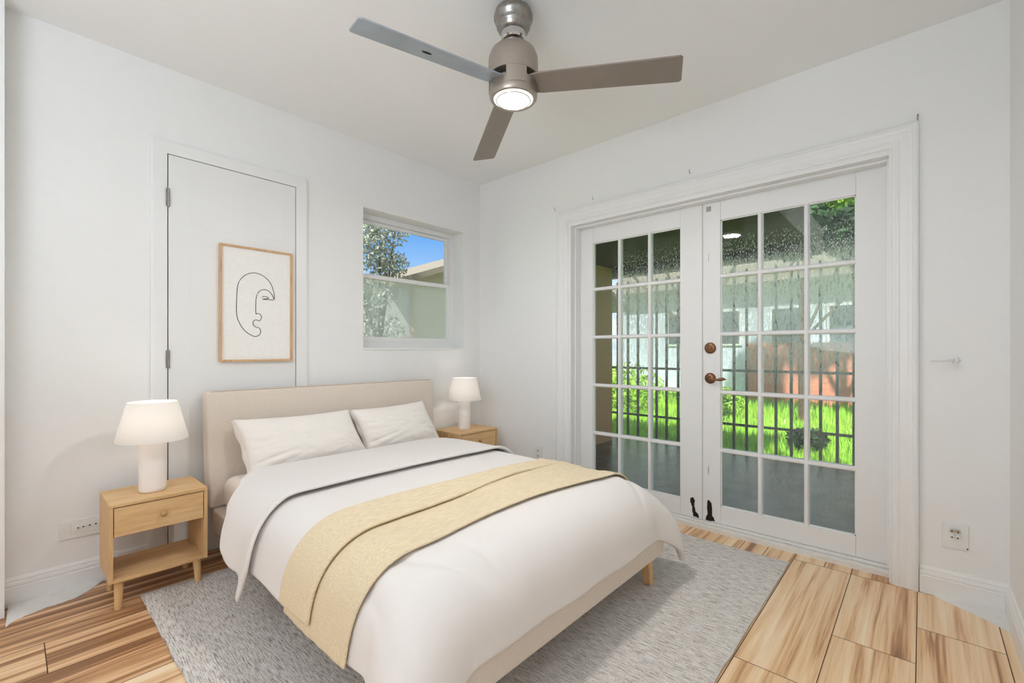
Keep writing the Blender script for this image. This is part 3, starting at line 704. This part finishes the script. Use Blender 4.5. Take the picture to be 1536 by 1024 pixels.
# throw, folded double along its upper edge
thr = cloth('throw_blanket', lambda y: FXL - 0.388 + 0.006 * math.sin(y * 9), lambda y: FXR + 0.30, lambda u: 1.125 + 0.02 * math.sin(u * 4 + 0.6) - 0.015 * math.sin(u * 9), lambda u: 1.53 + 0.012 * math.sin(u * 7), 130, 34, M['throw'], None, 0.026, 0.008, amp=1.0,
            post=lambda p, x, y, u, v: p + Vector((0, 0, 0.004 * math.sin(v * 9 + 2.2 * math.sin(u * 3)) * smoothstep(0.25, 0.6, u) + 0.0015 * math.sin(v * 31 + 3 * u))))
tag(thr, 'butter-yellow woven throw folded across the lower half of the duvet', 'blanket')
def fold_post(p, x, y, u, v):
    return p + Vector((0, 0, (0.010 * math.exp(-((v - 0.72) / 0.2) ** 2) * smoothstep(0.15, 0.4, u) * (1 - smoothstep(0.85, 1.0, u)))))
cloth('folded_layer', lambda y: FXL - 0.352, lambda y: FXR + 0.04, lambda u: 1.335 + 0.015 * math.sin(u * 6) + 0.09 * smoothstep(0.35, 0.8, u), lambda u: 1.545 + 0.015 * math.sin(u * 7) - 0.02 * smoothstep(0.6, 1, u), 120, 22, M['throw'], thr, 0.044, 0.010, post=fold_post,
      offf=lambda x, y, u, v: 0.040 - 0.006 * smoothstep(0.75, 1.0, u))

# pillows
def pillow(name, c4, T, label, seed, flange_left=True):
    TL, TR, BR, BL = [Vector(c) for c in c4]
    ctr = (TL + TR + BR + BL) / 4
    nrm = (TR - TL).cross(TL - BL).normalized()   # towards the room if negative y
    if nrm.y > 0: nrm = -nrm
    n = 44; bm = bmesh.new(); front, back = {}, {}
    for i in range(n + 1):
        for j in range(n + 1):
            a, b = i / n * 2 - 1, j / n * 2 - 1        # a across, b up
            # concave edges between the corners
            ca = a * (1 - 0.035 * (1 - b * b)); cb = b * (1 - 0.07 * (1 - a * a) * (1 if b > 0 else 0.1))
            u, v = (ca + 1) / 2, (cb + 1) / 2
            p = (BL.lerp(BR, u)).lerp(TL.lerp(TR, u), v)
            th = max(0.0, (1 - abs(a) ** 3.0)) ** 0.55 * max(0.0, (1 - abs(b) ** 2.6)) ** 0.55
            sag = 1.0 + 0.22 * (-b)
            w = 0.006 * noise.noise(Vector((a * 3 + seed, b * 5, seed))) + 0.003 * noise.noise(Vector((a * 9 + seed, b * 12, 2)))
            # creases near the lower side corners
            for (ax, bx_, ang, ln, wd, dp) in ((-0.62, -0.45, 0.35, 0.32, 0.045, 0.011), (-0.70, -0.08, 0.2, 0.22, 0.04, 0.006), (-0.5, -0.68, 0.45, 0.28, 0.05, 0.007), (0.8, -0.4, -0.9, 0.25, 0.05, 0.006)):
                dx, dy = a - ax, b - bx_; q1 = dx * math.cos(ang) + dy * math.sin(ang); q2 = -dx * math.sin(ang) + dy * math.cos(ang)
                w -= dp * math.exp(-(q1 / ln) ** 2 - (q2 / wd) ** 2)
            front[i, j] = bm.verts.new(p + nrm * (T * th * sag + w * min(1, th * 2) + 0.0025))
            back[i, j] = bm.verts.new(p - nrm * (T * 0.45 * th + 0.0025))
    for i in range(n):
        for j in range(n):
            bm.faces.new((front[i, j], front[i + 1, j], front[i + 1, j + 1], front[i, j + 1]))
            bm.faces.new((back[i, j], back[i, j + 1], back[i + 1, j + 1], back[i + 1, j]))
    def seam(keys):
        for k0, k1 in zip(keys, keys[1:]): bm.faces.new((front[k0], front[k1], back[k1], back[k0]))
    seam([(i, 0) for i in range(n + 1)]); seam([(n, j) for j in range(n + 1)]); seam([(i, n) for i in range(n, -1, -1)]); seam([(0, j) for j in range(n, -1, -1)])
    o = obj(name, bm, M['pillow'], None, smooth=True); tag(o, label, 'pillow', None)
    # flat case hem along the left side
    fb = bmesh.new(); rows = []
    for j in range(21):
        v = j / 20; b = v * 2 - 1
        e = BL.lerp(TL, v) + (BR - BL).normalized() * 0.012 * (1 - b * b) * 1.2
        wdt = 0.030 * (0.5 + 0.5 * math.sin(PI * min(1, max(0, v * 0.9 + 0.05)))) 
        wob = 0.004 * math.sin(v * 17 + seed)
        a0 = e + (BR - BL).normalized() * 0.006 + nrm * 0.010; a1 = e - (BR - BL).normalized() * (wdt * 0.42 + wob) + nrm * (-0.022)
        rows.append([fb.verts.new(a0), fb.verts.new((a0 + a1) / 2 + nrm * 0.004), fb.verts.new(a1), fb.verts.new(a1 - nrm * 0.004), fb.verts.new(a0 - nrm * 0.006)])
    for p_, q_ in zip(rows, rows[1:]):
        for k in range(5): fb.faces.new((p_[k], p_[(k + 1) % 5], q_[(k + 1) % 5], q_[k]))
    fb.faces.new(rows[0]); fb.faces.new(rows[-1])
    obj('case_hem', fb, M['pillow'], o, smooth=True)
    return o
pillow('pillow', [(0.782, 2.665, 0.722), (1.418, 2.665, 0.715), (1.50, 2.56, 0.440), (0.826, 2.54, 0.420)], 0.068, 'long ivory pillow leaning on the headboard, the one nearer the closet door', 1.3)
pillow('pillow', [(1.440, 2.665, 0.712), (1.990, 2.665, 0.724), (2.075, 2.565, 0.438), (1.505, 2.565, 0.440)], 0.068, 'ivory pillow leaning on the headboard, the one nearer the window', 5.1)

# ------------------------------------------------------------------ nightstands
def nightstand(x0, x1, y0, y1, zt, label, d_label=None):
    r = empty('nightstand', ((x0 + x1) / 2, (y0 + y1) / 2, 0), label, 'nightstand')
    t = 0.014; zb = 0.118; zs = zt - 0.135
    obj('top', B((x0, x1, y0, y1, zt - t, zt)), M['oak'], r, bev=0.0012); obj('shelf', B((x0 + t, x1 - t, y0 + 0.002, y1, zb, zb + t)), M['oak'], r, bev=0.0012)
    obj('divider', B((x0 + t, x1 - t, y0 + 0.018, y1 - 0.002, zs - 0.008, zs)), M['oak'], r, bev=0.0012)
    nb = 5
    for s in (0, 1):
        sb = bmesh.new()
        for k in range(nb):
            a = y0 + (y1 - y0) * k / nb; b = y0 + (y1 - y0) * (k + 1) / nb
            xa, xb = (x0, x0 + t) if s == 0 else (x1 - t, x1)
            box(sb, xa, xb, a + 0.0017, b - 0.0017, zb, zt - t)
        box(sb, xa + 0.003, xb - 0.003, y0 + 0.002, y1 - 0.002, zb + 0.001, zt - t)
        obj('side_panel', sb, M['oak_y'], r, bev=0.0009)
    dz0, dz1 = zs + 0.003, zt - t - 0.004
    dr = obj('drawer', B((x0 + t + 0.003, x1 - t - 0.003, y0 + 0.002, y0 + 0.016, dz0 - 0.006, dz1), (x0 + t + 0.012, x1 - t - 0.012, y0 + 0.016, y1 - 0.02, dz0 + 0.004, dz0 + 0.07)), M['oak'], r, bev=0.0012)
    xm, zm_ = (x0 + x1) / 2 + 0.006, (dz0 + dz1) / 2 - 0.001
    obj('knob', LA([(0.0, -0.026), (0.008, -0.0255), (0.0125, -0.021), (0.0120, -0.015), (0.0065, -0.010), (0.006, 0.002)], c=(xm, y0 + 0.002, zm_), axis='y', seg=24), M['knob'], dr, smooth=True)
    for ya in (y0 + 0.035, y1 - 0.047): obj('apron', B((x0 + 0.035, x1 - 0.035, ya, ya + 0.012, zb - 0.016, zb - 0.0005)), M['oak'], r)
    for sx_ in (0, 1):
        for sy_ in (0, 1):
            tx = x0 + 0.036 if sx_ == 0 else x1 - 0.036; ty = y0 + 0.036 if sy_ == 0 else y1 - 0.036
            bx = tx + (-0.004 if sx_ == 0 else 0.004); by = ty + (-0.012 if sy_ == 0 else 0.004)
            bm = bmesh.new(); tube(bm, [(bx, by, 0.0), (tx, ty, zb)], [0.0125, 0.0175], 20)
            for v in bm.verts:
                if v.co.z < 0.02: v.co.z = RZ if (by - 0.0125 < 2.558 and bx > 0.38) else 0.0
                else: v.co.z = zb - 0.0003
            obj('leg', bm, M['oak_leg'], r, smooth=False, bev=0.001)
    return r
nightstand(0.272, 0.620, 2.478, 2.762, 0.446, 'oak nightstand on the outlet side of the bed, its open shelf in full view')
nightstand(2.232, 2.640, 2.545, 2.846, 0.466, 'oak nightstand in the room corner, mostly hidden behind the duvet')

def table_lamp(x, y, z, label):
    r = empty('table_lamp', (x, y, z), label, 'lamp')
    prof = [(0.0, 0), (0.046, 0), (0.0495, 0.004), (0.051, 0.02), (0.0505, 0.24), (0.049, 0.262), (0.043, 0.268), (0.0, 0.268)]
    obj('base', LA(prof, c=(x, y, z), sx_=1.0, sy_=0.85), M['ceramic'], r, smooth=True)
    sh = [(0.133, 0.232), (0.134, 0.236), (0.093, 0.404), (0.091, 0.405), (0.0905, 0.403), (0.131, 0.236)]
    bm = bmesh.new(); seg = 64; rings = []
    for rr, zz in sh:
        rings.append([bm.verts.new((x + rr * math.cos(2 * PI * k / seg), y + rr * math.sin(2 * PI * k / seg), z + zz)) for k in range(seg)])
    for i in range(len(rings)):
        a, b = rings[i], rings[(i + 1) % len(rings)]
        for k in range(seg): bm.faces.new((a[k], a[(k + 1) % seg], b[(k + 1) % seg], b[k]))
    so = obj('lamp_shade', bm, M['shade'], r, smooth=True); so.data.set_sharp_from_angle(angle=0.6) if hasattr(so.data, 'set_sharp_from_angle') else None
    bm = bmesh.new()
    for k in range(3):
        a = 2 * PI * k / 3 + 0.4; tube(bm, [(x, y, z + 0.285), (x + 0.127 * math.cos(a), y + 0.127 * math.sin(a), z + 0.250)], 0.0016, 6)
    obj('shade_ring', bm, M['chrome'], r)
    obj('light_bulb', LA([(0.0, 0.268), (0.012, 0.270), (0.014, 0.29), (0.024, 0.315), (0.026, 0.333), (0.018, 0.352), (0.0, 0.36)], c=(x, y, z), seg=24), M['bulb'], r, smooth=True)
    return r
table_lamp(0.436, 2.60, 0.4465, 'white lamp with cylinder base on the nightstand beside the closet door')
table_lamp(2.405, 2.68, 0.4665, 'white lamp with cylinder base on the nightstand in the room corner')

# ------------------------------------------------------------------ ceiling fan
fx, fy = FAN
fan = empty('ceiling_fan', (fx, fy, ZC), 'three-blade nickel ceiling fan with a lit round lamp', 'ceiling fan')
obj('canopy', LA([(0.0, ZC), (0.032, ZC), (0.033, 2.515), (0.055, 2.510), (0.076, 2.497), (0.0815, 2.480), (0.082, 2.470), (0.0795, 2.468), (0.079, 2.462), (0.074, 2.459), (0.071, 2.444), (0.0705, 2.436), (0.066, 2.433), (0.063, 2.420), (0.050, 2.408), (0.0, 2.406)][::-1], c=(fx, fy, 0)), M['canopy'], fan, smooth=True)
obj('hanger_collar', LA([(0.0, 2.412), (0.050, 2.412), (0.0515, 2.408), (0.0515, 2.385), (0.046, 2.378), (0.036, 2.376), (0.0, 2.376)][::-1], c=(fx, fy, 0)), M['chrome'], fan)
obj('downrod', LA([(0.0, 2.38), (0.021, 2.38), (0.021, 2.345), (0.0, 2.345)][::-1], c=(fx, fy, 0)), M['nickel'], fan)
obj('motor_housing', LA([(0.0, 2.352), (0.03, 2.352), (0.055, 2.350), (0.078, 2.342), (0.094, 2.326), (0.1025, 2.302), (0.104, 2.285), (0.104, 2.222), (0.102, 2.220), (0.088, 2.224), (0.0, 2.226)][::-1], c=(fx, fy, 0), seg=64), M['nickel'], fan, smooth=True).data.set_sharp_from_angle(angle=0.7)
lk_ = obj('light_kit', LA([(0.0, 2.205), (0.07, 2.205), (0.094, 2.198), (0.0985, 2.192), (0.1, 2.15), (0.099, 2.14), (0.094, 2.132), (0.086, 2.131), (0.082, 2.134), (0.0, 2.136)][::-1], c=(fx, fy, 0), seg=64), M['nickel'], fan, smooth=True); lk_.data.set_sharp_from_angle(angle=0.7)
obj('lens', LA([(0.0, 2.1265), (0.04, 2.127), (0.07, 2.129), (0.082, 2.133), (0.0, 2.1338)][::-1], c=(fx, fy, 0), seg=48), M['lens'], lk_, smooth=True)
bm = bmesh.new(); tube(bm, [(fx + 0.071 * math.cos(2 * PI * k / 40), fy + 0.071 * math.sin(2 * PI * k / 40), 2.1275) for k in range(40)], 0.0022, 8, True); obj('lens_ring', bm, M['chrome'], lk_, smooth=True)
bm = bmesh.new()
for k in range(5):
    a = 2 * PI * k / 5; lathe(bm, [(0.0, 2.122), (0.008, 2.1225), (0.011, 2.128), (0.0, 2.1285)][::-1], c=(fx + 0.036 * math.cos(a), fy + 0.036 * math.sin(a), 0), seg=12)
obj('led', bm, M['led'], lk_)
for ang in (-62.7, 169.7, 56.4):
    a = math.radians(ang); ca, sa = math.cos(a), math.sin(a); dirv = Vector((ca, sa, 0)); tan = Vector((-sa, ca, 0))
    bm = bmesh.new(); h = 0.003
    prof = [(0.075, 0.044), (0.11, 0.052), (0.665, 0.061)]
    L_ = []
    for s in (-1, 1):
        pass
    def bp_(r_, w_):
        return Vector((fx, fy, 2.190 - (r_ - 0.09) * 0.055)) + dirv * r_ + tan * w_ - Vector((0, 0, 0.21 * w_))
    outline = [(0.07, -0.045), (0.12, -0.052), (0.655, -0.0605), (0.664, -0.052), (0.668, 0.052), (0.659, 0.0605), (0.12, 0.052), (0.07, 0.045)]
    T_ = [bm.verts.new(bp_(*q) + Vector((0, 0, h))) for q in outline]; U_ = [bm.verts.new(bp_(*q) - Vector((0, 0, h))) for q in outline]
    bm.faces.new(T_); bm.faces.new(U_[::-1])
    for i in range(len(T_)): bm.faces.new((T_[i], T_[(i + 1) % len(T_)], U_[(i + 1) % len(T_)], U_[i]))
    if ang > 100:
        b_ = tag(obj('blade', bm, M['blade_silver'], fan), 'silvery blade with a small screw slot')
        bm = bmesh.new(); c = bp_(0.40, 0.0) - Vector((0, 0, h + 0.0006))
        q = [c + dirv * (0.020 * math.cos(w)) + tan * (0.0085 * math.sin(w)) - Vector((0, 0, 0.21 * 0.0085 * math.sin(w) + 0.055 * 0.02 * math.cos(w))) for w in [2 * PI * k / 20 for k in range(20)]]
        t1 = [bm.verts.new(v) for v in q]; t2 = [bm.verts.new(v + Vector((0, 0, 0.0006))) for v in q]; bm.faces.new(t1); bm.faces.new(t2[::-1])
        for i in range(20): bm.faces.new((t1[i], t1[(i + 1) % 20], t2[(i + 1) % 20], t2[i]))
        obj('screw_slot', bm, M['gap'], b_)
    else: b_ = obj('blade', bm, M['blade'], fan)
    # bracket between two blades on the light kit
    am = a + PI / 3; cb, sb_ = math.cos(am), math.sin(am); bm = bmesh.new()
    for k in range(9):
        w = (k - 4) / 4 * 0.42
    pr = [((0.1025 if True else 0) * math.cos(am + w), 0.1025 * math.sin(am + w)) for w in [(-0.42 + 0.84 * k / 10) for k in range(11)]] + [(0.06 * math.cos(am + w), 0.06 * math.sin(am + w)) for w in [(0.42 - 0.84 * k / 10) for k in range(11)]]
    prism_z(bm, [(fx + p_[0], fy + p_[1]) for p_ in pr], 2.158, 2.2215)
    obj('blade_bracket', bm, M['nickel'], fan, bev=0.001)

# ------------------------------------------------------------------ outlets, hook and nails
o1 = empty('wall_outlet', (0.235, YN, 0.23), 'wide white wall plate with a row of jacks beside the left nightstand', 'outlet')
obj('plate', B((0.145, 0.325, YN - 0.006, YN, 0.229, 0.312)), M['socket'], o1, bev=0.002)
obj('inner_plate', B((0.185, 0.322, YN - 0.0085, YN - 0.006, 0.250, 0.300)), M['socket'], o1, bev=0.001)
for i, x in enumerate((0.208, 0.226, 0.247, 0.268)):
    j = obj('jack', LA([(0.0, 0.0), (0.0065, 0.0), (0.0065, -0.006), (0.0, -0.006)], c=(x, YN - 0.0085, 0.276 + 0.001 * i), axis='y', seg=16), M['socket'], o1)
    obj('jack_hole', LA([(0.0, 0.0), (0.0034, 0.0), (0.0034, -0.0006), (0.0, -0.0006)], c=(x, YN - 0.0145, 0.276 + 0.001 * i), axis='y', seg=12), M['black'], j)
o2 = empty('wall_outlet', (XE, -0.108, 0.22), 'square white wall plate with four jacks right of the french doors', 'outlet')
obj('plate', B((XE - 0.005, XE, -0.149, -0.067, 0.222, 0.332)), M['socket'], o2, bev=0.0015)
for y in (-0.098, -0.116):
    for z in (0.300, 0.274):
        j = obj('jack', LA([(0.0, -0.010), (0.0062, -0.010), (0.0075, -0.004), (0.0075, 0.0), (0.0, 0.0)], c=(XE - 0.005, y, z), axis='x', seg=16), M['chrome'] if z > 0.29 else M['socket'], o2)
        obj('jack_hole', LA([(0.0, -0.0108), (0.003, -0.0108), (0.003, -0.01), (0.0, -0.01)], c=(XE - 0.005, y + 0.001, z), axis='x', seg=12), M['black'], j)
obj('screw', LA([(0.0, -0.0065), (0.003, -0.0065), (0.003, -0.005), (0.0, -0.005)], c=(XE, -0.145, 0.232), axis='x', seg=10), M['black'], o2)
o3 = empty('wall_outlet', (XE, 2.215, 0.24), 'small white power outlet between the corner nightstand and the french doors', 'outlet')
obj('plate', B((XE - 0.005, XE, 2.172, 2.252, 0.238, 0.345)), M['socket'], o3, bev=0.0015)
obj('socket_face', B((XE - 0.0075, XE - 0.005, 2.196, 2.230, 0.295, 0.328), (XE - 0.0075, XE - 0.005, 2.196, 2.230, 0.254, 0.287)), M['socket'], o3, bev=0.002)
for ys_ in (2.205, 2.217):
    for zs_ in (0.262, 0.303): obj('slot', B((XE - 0.008, XE - 0.0074, ys_, ys_ + 0.004, zs_, zs_ + 0.014)), M['black'], o3)
hk = empty('wall_hook', (XE, -0.10, 1.04), 'white painted hook rod sticking out of the wall right of the doors', 'hook')
obj('rose', LA([(0.0, -0.012), (0.009, -0.011), (0.0155, -0.006), (0.018, 0.0), (0.0, 0.0)], c=(XE, -0.108, 1.042), axis='x', seg=6), M['trim'], hk)
bm = bmesh.new(); tube(bm, [(XE - 0.005, -0.105, 1.042), (XE - 0.035, -0.088, 1.042), (XE - 0.050, -0.03, 1.0405), (XE - 0.050, -0.024, 1.0405)], [0.0075, 0.0055, 0.0042, 0.0042], 10); obj('rod', bm, M['trim'], hk, smooth=True)
bent = [(XE, 0.013, 2.137, 'bent nail in the wall above the right end of the door casing', 0.006),
        (XE, 1.040, 2.165, 'dark nail in the wall above the middle of the door casing', 0.0035),
        (XE, 1.718, 2.160, 'tiny nail in the wall above the left door leaf', 0.002),
        (XE, 2.050, 2.150, 'short nail in the wall at the left end of the door casing', 0.003)]
for x, y, z, lb, rr in bent:
    bm = bmesh.new(); tube(bm, [(x + 0.002, y, z - 0.012), (x - 0.008, y + 0.002, z - 0.004), (x - 0.011, y, z + 0.012)], [0.002, 0.0018, rr * 0.6], 8)
    tag(obj('nail', bm, M['canopy']), lb, 'nail', 'nails above the french doors')

# ------------------------------------------------------------------ outdoors, east side
GX = XE + TE
M['slab'] = paint('wet_concrete', (84, 82, 78), 0.28, 0.6, 7, 0.6)
M['grass'] = paint('grass_blade', (150, 196, 62), 0.7, 0, 3, 0.45)
M['soil'] = paint('lawn_ground', (150, 190, 78), 0.95, 0.2, 2.5, 0.3)
M['stucco'] = paint('brown_stucco', (180, 142, 106), 0.9, 0.4, 50, 0.1)
M['pebble'] = paint('grey_pebbles', (118, 114, 106), 0.8, 0.2, 30, 0.4)
M['roof'] = paint('dark_patio_soffit', (52, 42, 34), 0.8, 0.1, 8, 0.2)
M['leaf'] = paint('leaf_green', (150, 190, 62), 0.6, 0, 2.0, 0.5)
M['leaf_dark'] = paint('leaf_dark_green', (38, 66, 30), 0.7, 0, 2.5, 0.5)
M['leaf_grey'] = paint('leaf_grey_green', (160, 164, 150), 0.6, 0, 3.0, 0.35)
M['bark'] = paint('bark', (92, 76, 62), 0.95, 0.5, 20, 0.2)
M['salmon'] = paint('salmon_brick', (216, 140, 116), 0.9, 0.2, 14, 0.18)
M['siding'] = paint('pale_blue_siding', (206, 216, 232), 0.7, 0.1, 6, 0.06)
M['path'] = paint('pink_paving', (226, 196, 178), 0.9, 0.1, 9, 0.1)
M['tile'] = paint('roof_shingle', (134, 122, 110), 0.9, 0.3, 24, 0.15)
M['teal'] = paint('pale_teal_wall', (196, 192, 192), 0.7, 0.1, 5, 0.06)
M['beige'] = paint('beige_stucco', (196, 184, 168), 0.9, 0.1, 12, 0.05)
M['drain'] = paint('tan_downpipe', (176, 148, 112), 0.6)
M['win_dark'] = paint('dark_window_glass', (70, 84, 96), 0.15)
struct('patio_slab', B((GX, 5.55, -3.0, 5.0, -0.16, -0.05)), M['slab'])
struct('ground', B((-8, 30, -14, 26, -0.4, -0.17)), M['soil'])
struct('wing_wall', B((GX + 0.001, 5.15, 2.93, 3.068, -0.16, 2.75)), M['stucco'])
struct('patio_roof', B((GX, 5.35, 0.72, 3.6, 2.13, 2.28), (5.2, 5.35, 0.72, 3.6, 2.03, 2.13), (GX, 5.35, 0.72, 0.80, 2.03, 2.13)), M['roof'])

# lawn, blades as one mass
bm = bmesh.new(); rnd = random.Random(3)
for k in range(26000):
    d = rnd.random() ** 1.6
    x = 5.75 + d * 6.0; y = rnd.uniform(-1.5, 1) + (x / 5.75) * rnd.uniform(-0.6, 4.2)
    hgt = rnd.uniform(0.05, 0.14) * (1 + d); a = rnd.uniform(0, PI); w = 0.007 * (1 + 2.5 * d)
    dx, dy = math.cos(a) * w, math.sin(a) * w; lx, ly = rnd.uniform(-.04, .04), rnd.uniform(-.04, .04)
    p = [bm.verts.new(q) for q in ((x - dx, y - dy, -0.17), (x + dx, y + dy, -0.17), (x + lx, y + ly, -0.17 + hgt))]
    bm.faces.new(p)
g = obj('grass', bm, M['grass']); tag(g, 'bright green lawn beyond the iron fence', 'grass', None, 'stuff')
bm = bmesh.new()
for k in range(900):
    x = rnd.uniform(5.56, 5.78); y = rnd.uniform(-0.6, 4.2); s = rnd.uniform(0.008, 0.024)
    m4 = Matrix.Translation((x, y, -0.165 + s * 0.5 + 0.06 * rnd.random())) @ Matrix.Diagonal((s, s * rnd.uniform(.6, 1), s * .7, 1))
    bmesh.ops.create_icosphere(bm, subdivisions=1, radius=1, matrix=m4)
pb = obj('pebbles', bm, M['pebble']); tag(pb, 'strip of grey pebbles along the edge of the patio slab', 'pebbles', None, 'stuff')

# iron fence
fence = empty('iron_fence', (5.6, 2.0, -0.05), 'tall black iron bar fence along the far edge of the patio', 'fence')
bars = [0.498, 0.633, 0.774, 1.035, 1.18, 1.474, 1.608, 1.76, 1.93, 2.1, 2.26, 2.409, 2.542, 2.801, 2.947, 3.1, 3.3]
for y in bars:
    obj('bar', B((5.587, 5.613, y - 0.013, y + 0.013, -0.17, 2.02)), M['iron'], fence)
for z in (0.845, 0.225, 1.95):
    obj('fence_rail', B((5.582, 5.5865, 0.35, 3.4, z, z + 0.03)), M['iron'], fence)

def leaves(bm, c, R, n, size, rnd, flat=1.0):
    for k in range(n):
        u = Vector((rnd.gauss(0, 1), rnd.gauss(0, 1), rnd.gauss(0, 1))).normalized() * R * rnd.random() ** 0.4; u.z *= flat
        p = Vector(c) + u
        a = Vector((rnd.gauss(0, 1), rnd.gauss(0, 1), rnd.gauss(0, 1))).normalized(); b = a.orthogonal().normalized(); b = (Matrix.Rotation(rnd.uniform(0, 6.28), 3, a) @ b)
        s = size * rnd.uniform(0.6, 1.3); c_ = a.cross(b)
        bm.faces.new([bm.verts.new(p + b * s), bm.verts.new(p + c_ * s * 0.45), bm.verts.new(p - b * s), bm.verts.new(p - c_ * s * 0.45)])
def tree(name, base, h, crowns, n, size, m, label, seed, cat='tree', trunk_r=0.1, flat=0.8):
    r = empty(name, base, label, cat); rnd = random.Random(seed); bm = bmesh.new()
    for (cx, cy, cz, R, f) in crowns: leaves(bm, (base[0] + cx, base[1] + cy, base[2] + cz), R, int(n * f), size, rnd, flat)
    obj('foliage', bm, m, r)
    bm = bmesh.new(); b = Vector(base)
    tube(bm, [b, b + Vector((0.05, 0.03, h * 0.5)), b + Vector((0, 0, h))], [trunk_r, trunk_r * 0.75, trunk_r * 0.4], 10)
    for (cx, cy, cz, R, f) in crowns:
        tube(bm, [b + Vector((0, 0, h * 0.6)), b + Vector((cx, cy, cz)) * 0.5 + Vector((0, 0, h * 0.3)), b + Vector((cx, cy, cz))], [trunk_r * .5, trunk_r * .3, trunk_r * .12], 6)
    obj('trunk', bm, M['bark'], r); return r
# dark trees across the top, a bright one at the right
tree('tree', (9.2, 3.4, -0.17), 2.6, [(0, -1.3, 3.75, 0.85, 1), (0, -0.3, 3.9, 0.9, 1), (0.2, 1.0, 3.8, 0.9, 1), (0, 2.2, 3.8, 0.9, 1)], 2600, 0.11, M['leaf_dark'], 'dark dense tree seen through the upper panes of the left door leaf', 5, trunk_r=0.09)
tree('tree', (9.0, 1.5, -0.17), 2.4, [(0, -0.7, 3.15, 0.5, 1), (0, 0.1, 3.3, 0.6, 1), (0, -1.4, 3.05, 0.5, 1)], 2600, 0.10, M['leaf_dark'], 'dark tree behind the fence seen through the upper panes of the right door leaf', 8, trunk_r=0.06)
tree('tree', (10.5, 0.6, -0.17), 3.4, [(0, 0.3, 4.3, 1.1, 1), (0, -0.8, 4.6, 1.1, 1), (0, 1.3, 4.9, 0.9, 0.6)], 3000, 0.10, M['leaf'], 'sunlit yellow-green tree above the dark one at the right', 21)
def shrub(x, y, R, m, label, seed, n=1400, hz=0.7):
    bm = bmesh.new(); rnd = random.Random(seed); leaves(bm, (x, y, -0.17 + R * hz), R, n, 0.05, rnd, hz); tube(bm, [(x, y, -0.17), (x, y, 0.1)], 0.03, 6)
    return tag(obj('shrub', bm, m), label, 'shrub', None)
shrub(8.3, 4.4, 0.75, M['leaf'], 'rounded green shrub on the lawn behind the leftmost fence bars', 31)
shrub(8.6, 2.75, 0.45, M['leaf'], 'low green shrub on the lawn beyond the meeting of the two door leaves', 32)
shrub(6.6, 1.05, 0.22, M['leaf_dark'], 'small dark shrub just behind the fence', 33, 700)

# neighbour's house and brick wall beyond the lawn
nh = empty('neighbour_house', (14.0, 3.0, -0.17), 'pale blue-white house beyond the lawn, seen through the misted panes', 'house')
obj('wall', B((14.0, 17.0, 0.2, 7.5, -0.17, 3.0)), M['siding'], nh)
for y in (1.0, 2.3, 3.8, 5.2):
    q = obj('window', B((13.95, 14.0, y, y + 0.8, 1.25, 2.3)), M['trim'], nh); obj('pane', B((13.93, 13.95, y + 0.07, y + 0.73, 1.32, 2.23)), M['win_dark'], q)
bm = bmesh.new(); prism_y(bm, [(13.5, 2.95), (17.5, 2.95), (15.5, 4.1)], -0.2, 7.9); obj('roof', bm, M['tile'], nh)
bw = obj('brick_wall', B((12.0, 12.25, 0.3, 3.15, -0.17, 1.28)), M['salmon']); tag(bw, 'salmon-red brick garden wall behind the fence', 'wall')
struct('garden_path', B((8.6, 9.6, -1.0, 6.5, -0.17, -0.15)), M['path'])

# ------------------------------------------------------------------ outdoors, north side
struct('added_paving', B((-3.5, 2.9, 3.07, 6.45, -0.17, -0.12), (2.9, 9.5, 4.6, 6.45, -0.17, -0.12)), M['beige'])  # unseen paving, added to keep green lawn bounce off the north side
hn = empty('neighbour_house', (6.0, 7.4, -0.17), 'beige and teal house with shingled gable outside the north window', 'house')
obj('wall', B((2.0, 4.66, 6.5, 9.5, -0.17, 2.30)), M['teal'], hn)
tag(obj('wall', B((4.66, 9.5, 6.5, 9.5, -0.17, 2.30)), M['beige'], hn), 'beige stucco wall beside the downpipe')
bm = bmesh.new(); tube(bm, [(4.62, 6.45, -0.17), (4.62, 6.45, 2.25)], 0.035, 10); tag(obj('downpipe', bm, M['drain'], hn), 'tan downpipe')
bm = bmesh.new(); tube(bm, [(3.72, 6.47, -0.17), (3.72, 6.47, 2.2)], 0.016, 8); obj('corner_batten', bm, M['teal'], hn)
bm = bmesh.new(); v = [(4.1, 2.23), (8.0, 3.62), (12, 2.3), (12, 2.22), (8.0, 3.50), (4.1, 2.13)]
prism_y(bm, v, 6.15, 9.8); obj('roof', bm, M['tile'], hn)
bm = bmesh.new(); prism_y(bm, [(4.5, 2.28), (8.0, 3.50), (11.5, 2.28)], 6.5, 9.4); tag(obj('gable', bm, M['beige'], hn), 'beige stucco gable')
tree('tree', (3.45, 5.6, -0.17), 2.2, [(-0.55, -0.1, 2.7, 0.55, 1), (0.0, 0.0, 3.0, 0.45, 0.8), (0.2, 0.1, 2.5, 0.30, 0.4), (-0.3, 0.0, 2.0, 0.45, 0.6), (0.35, 0.1, 3.25, 0.32, 0.35), (-0.1, -0.1, 1.5, 0.4, 0.3)], 2300, 0.03, M['leaf_grey'], 'grey-green leafy tree outside the north window', 44, trunk_r=0.05)
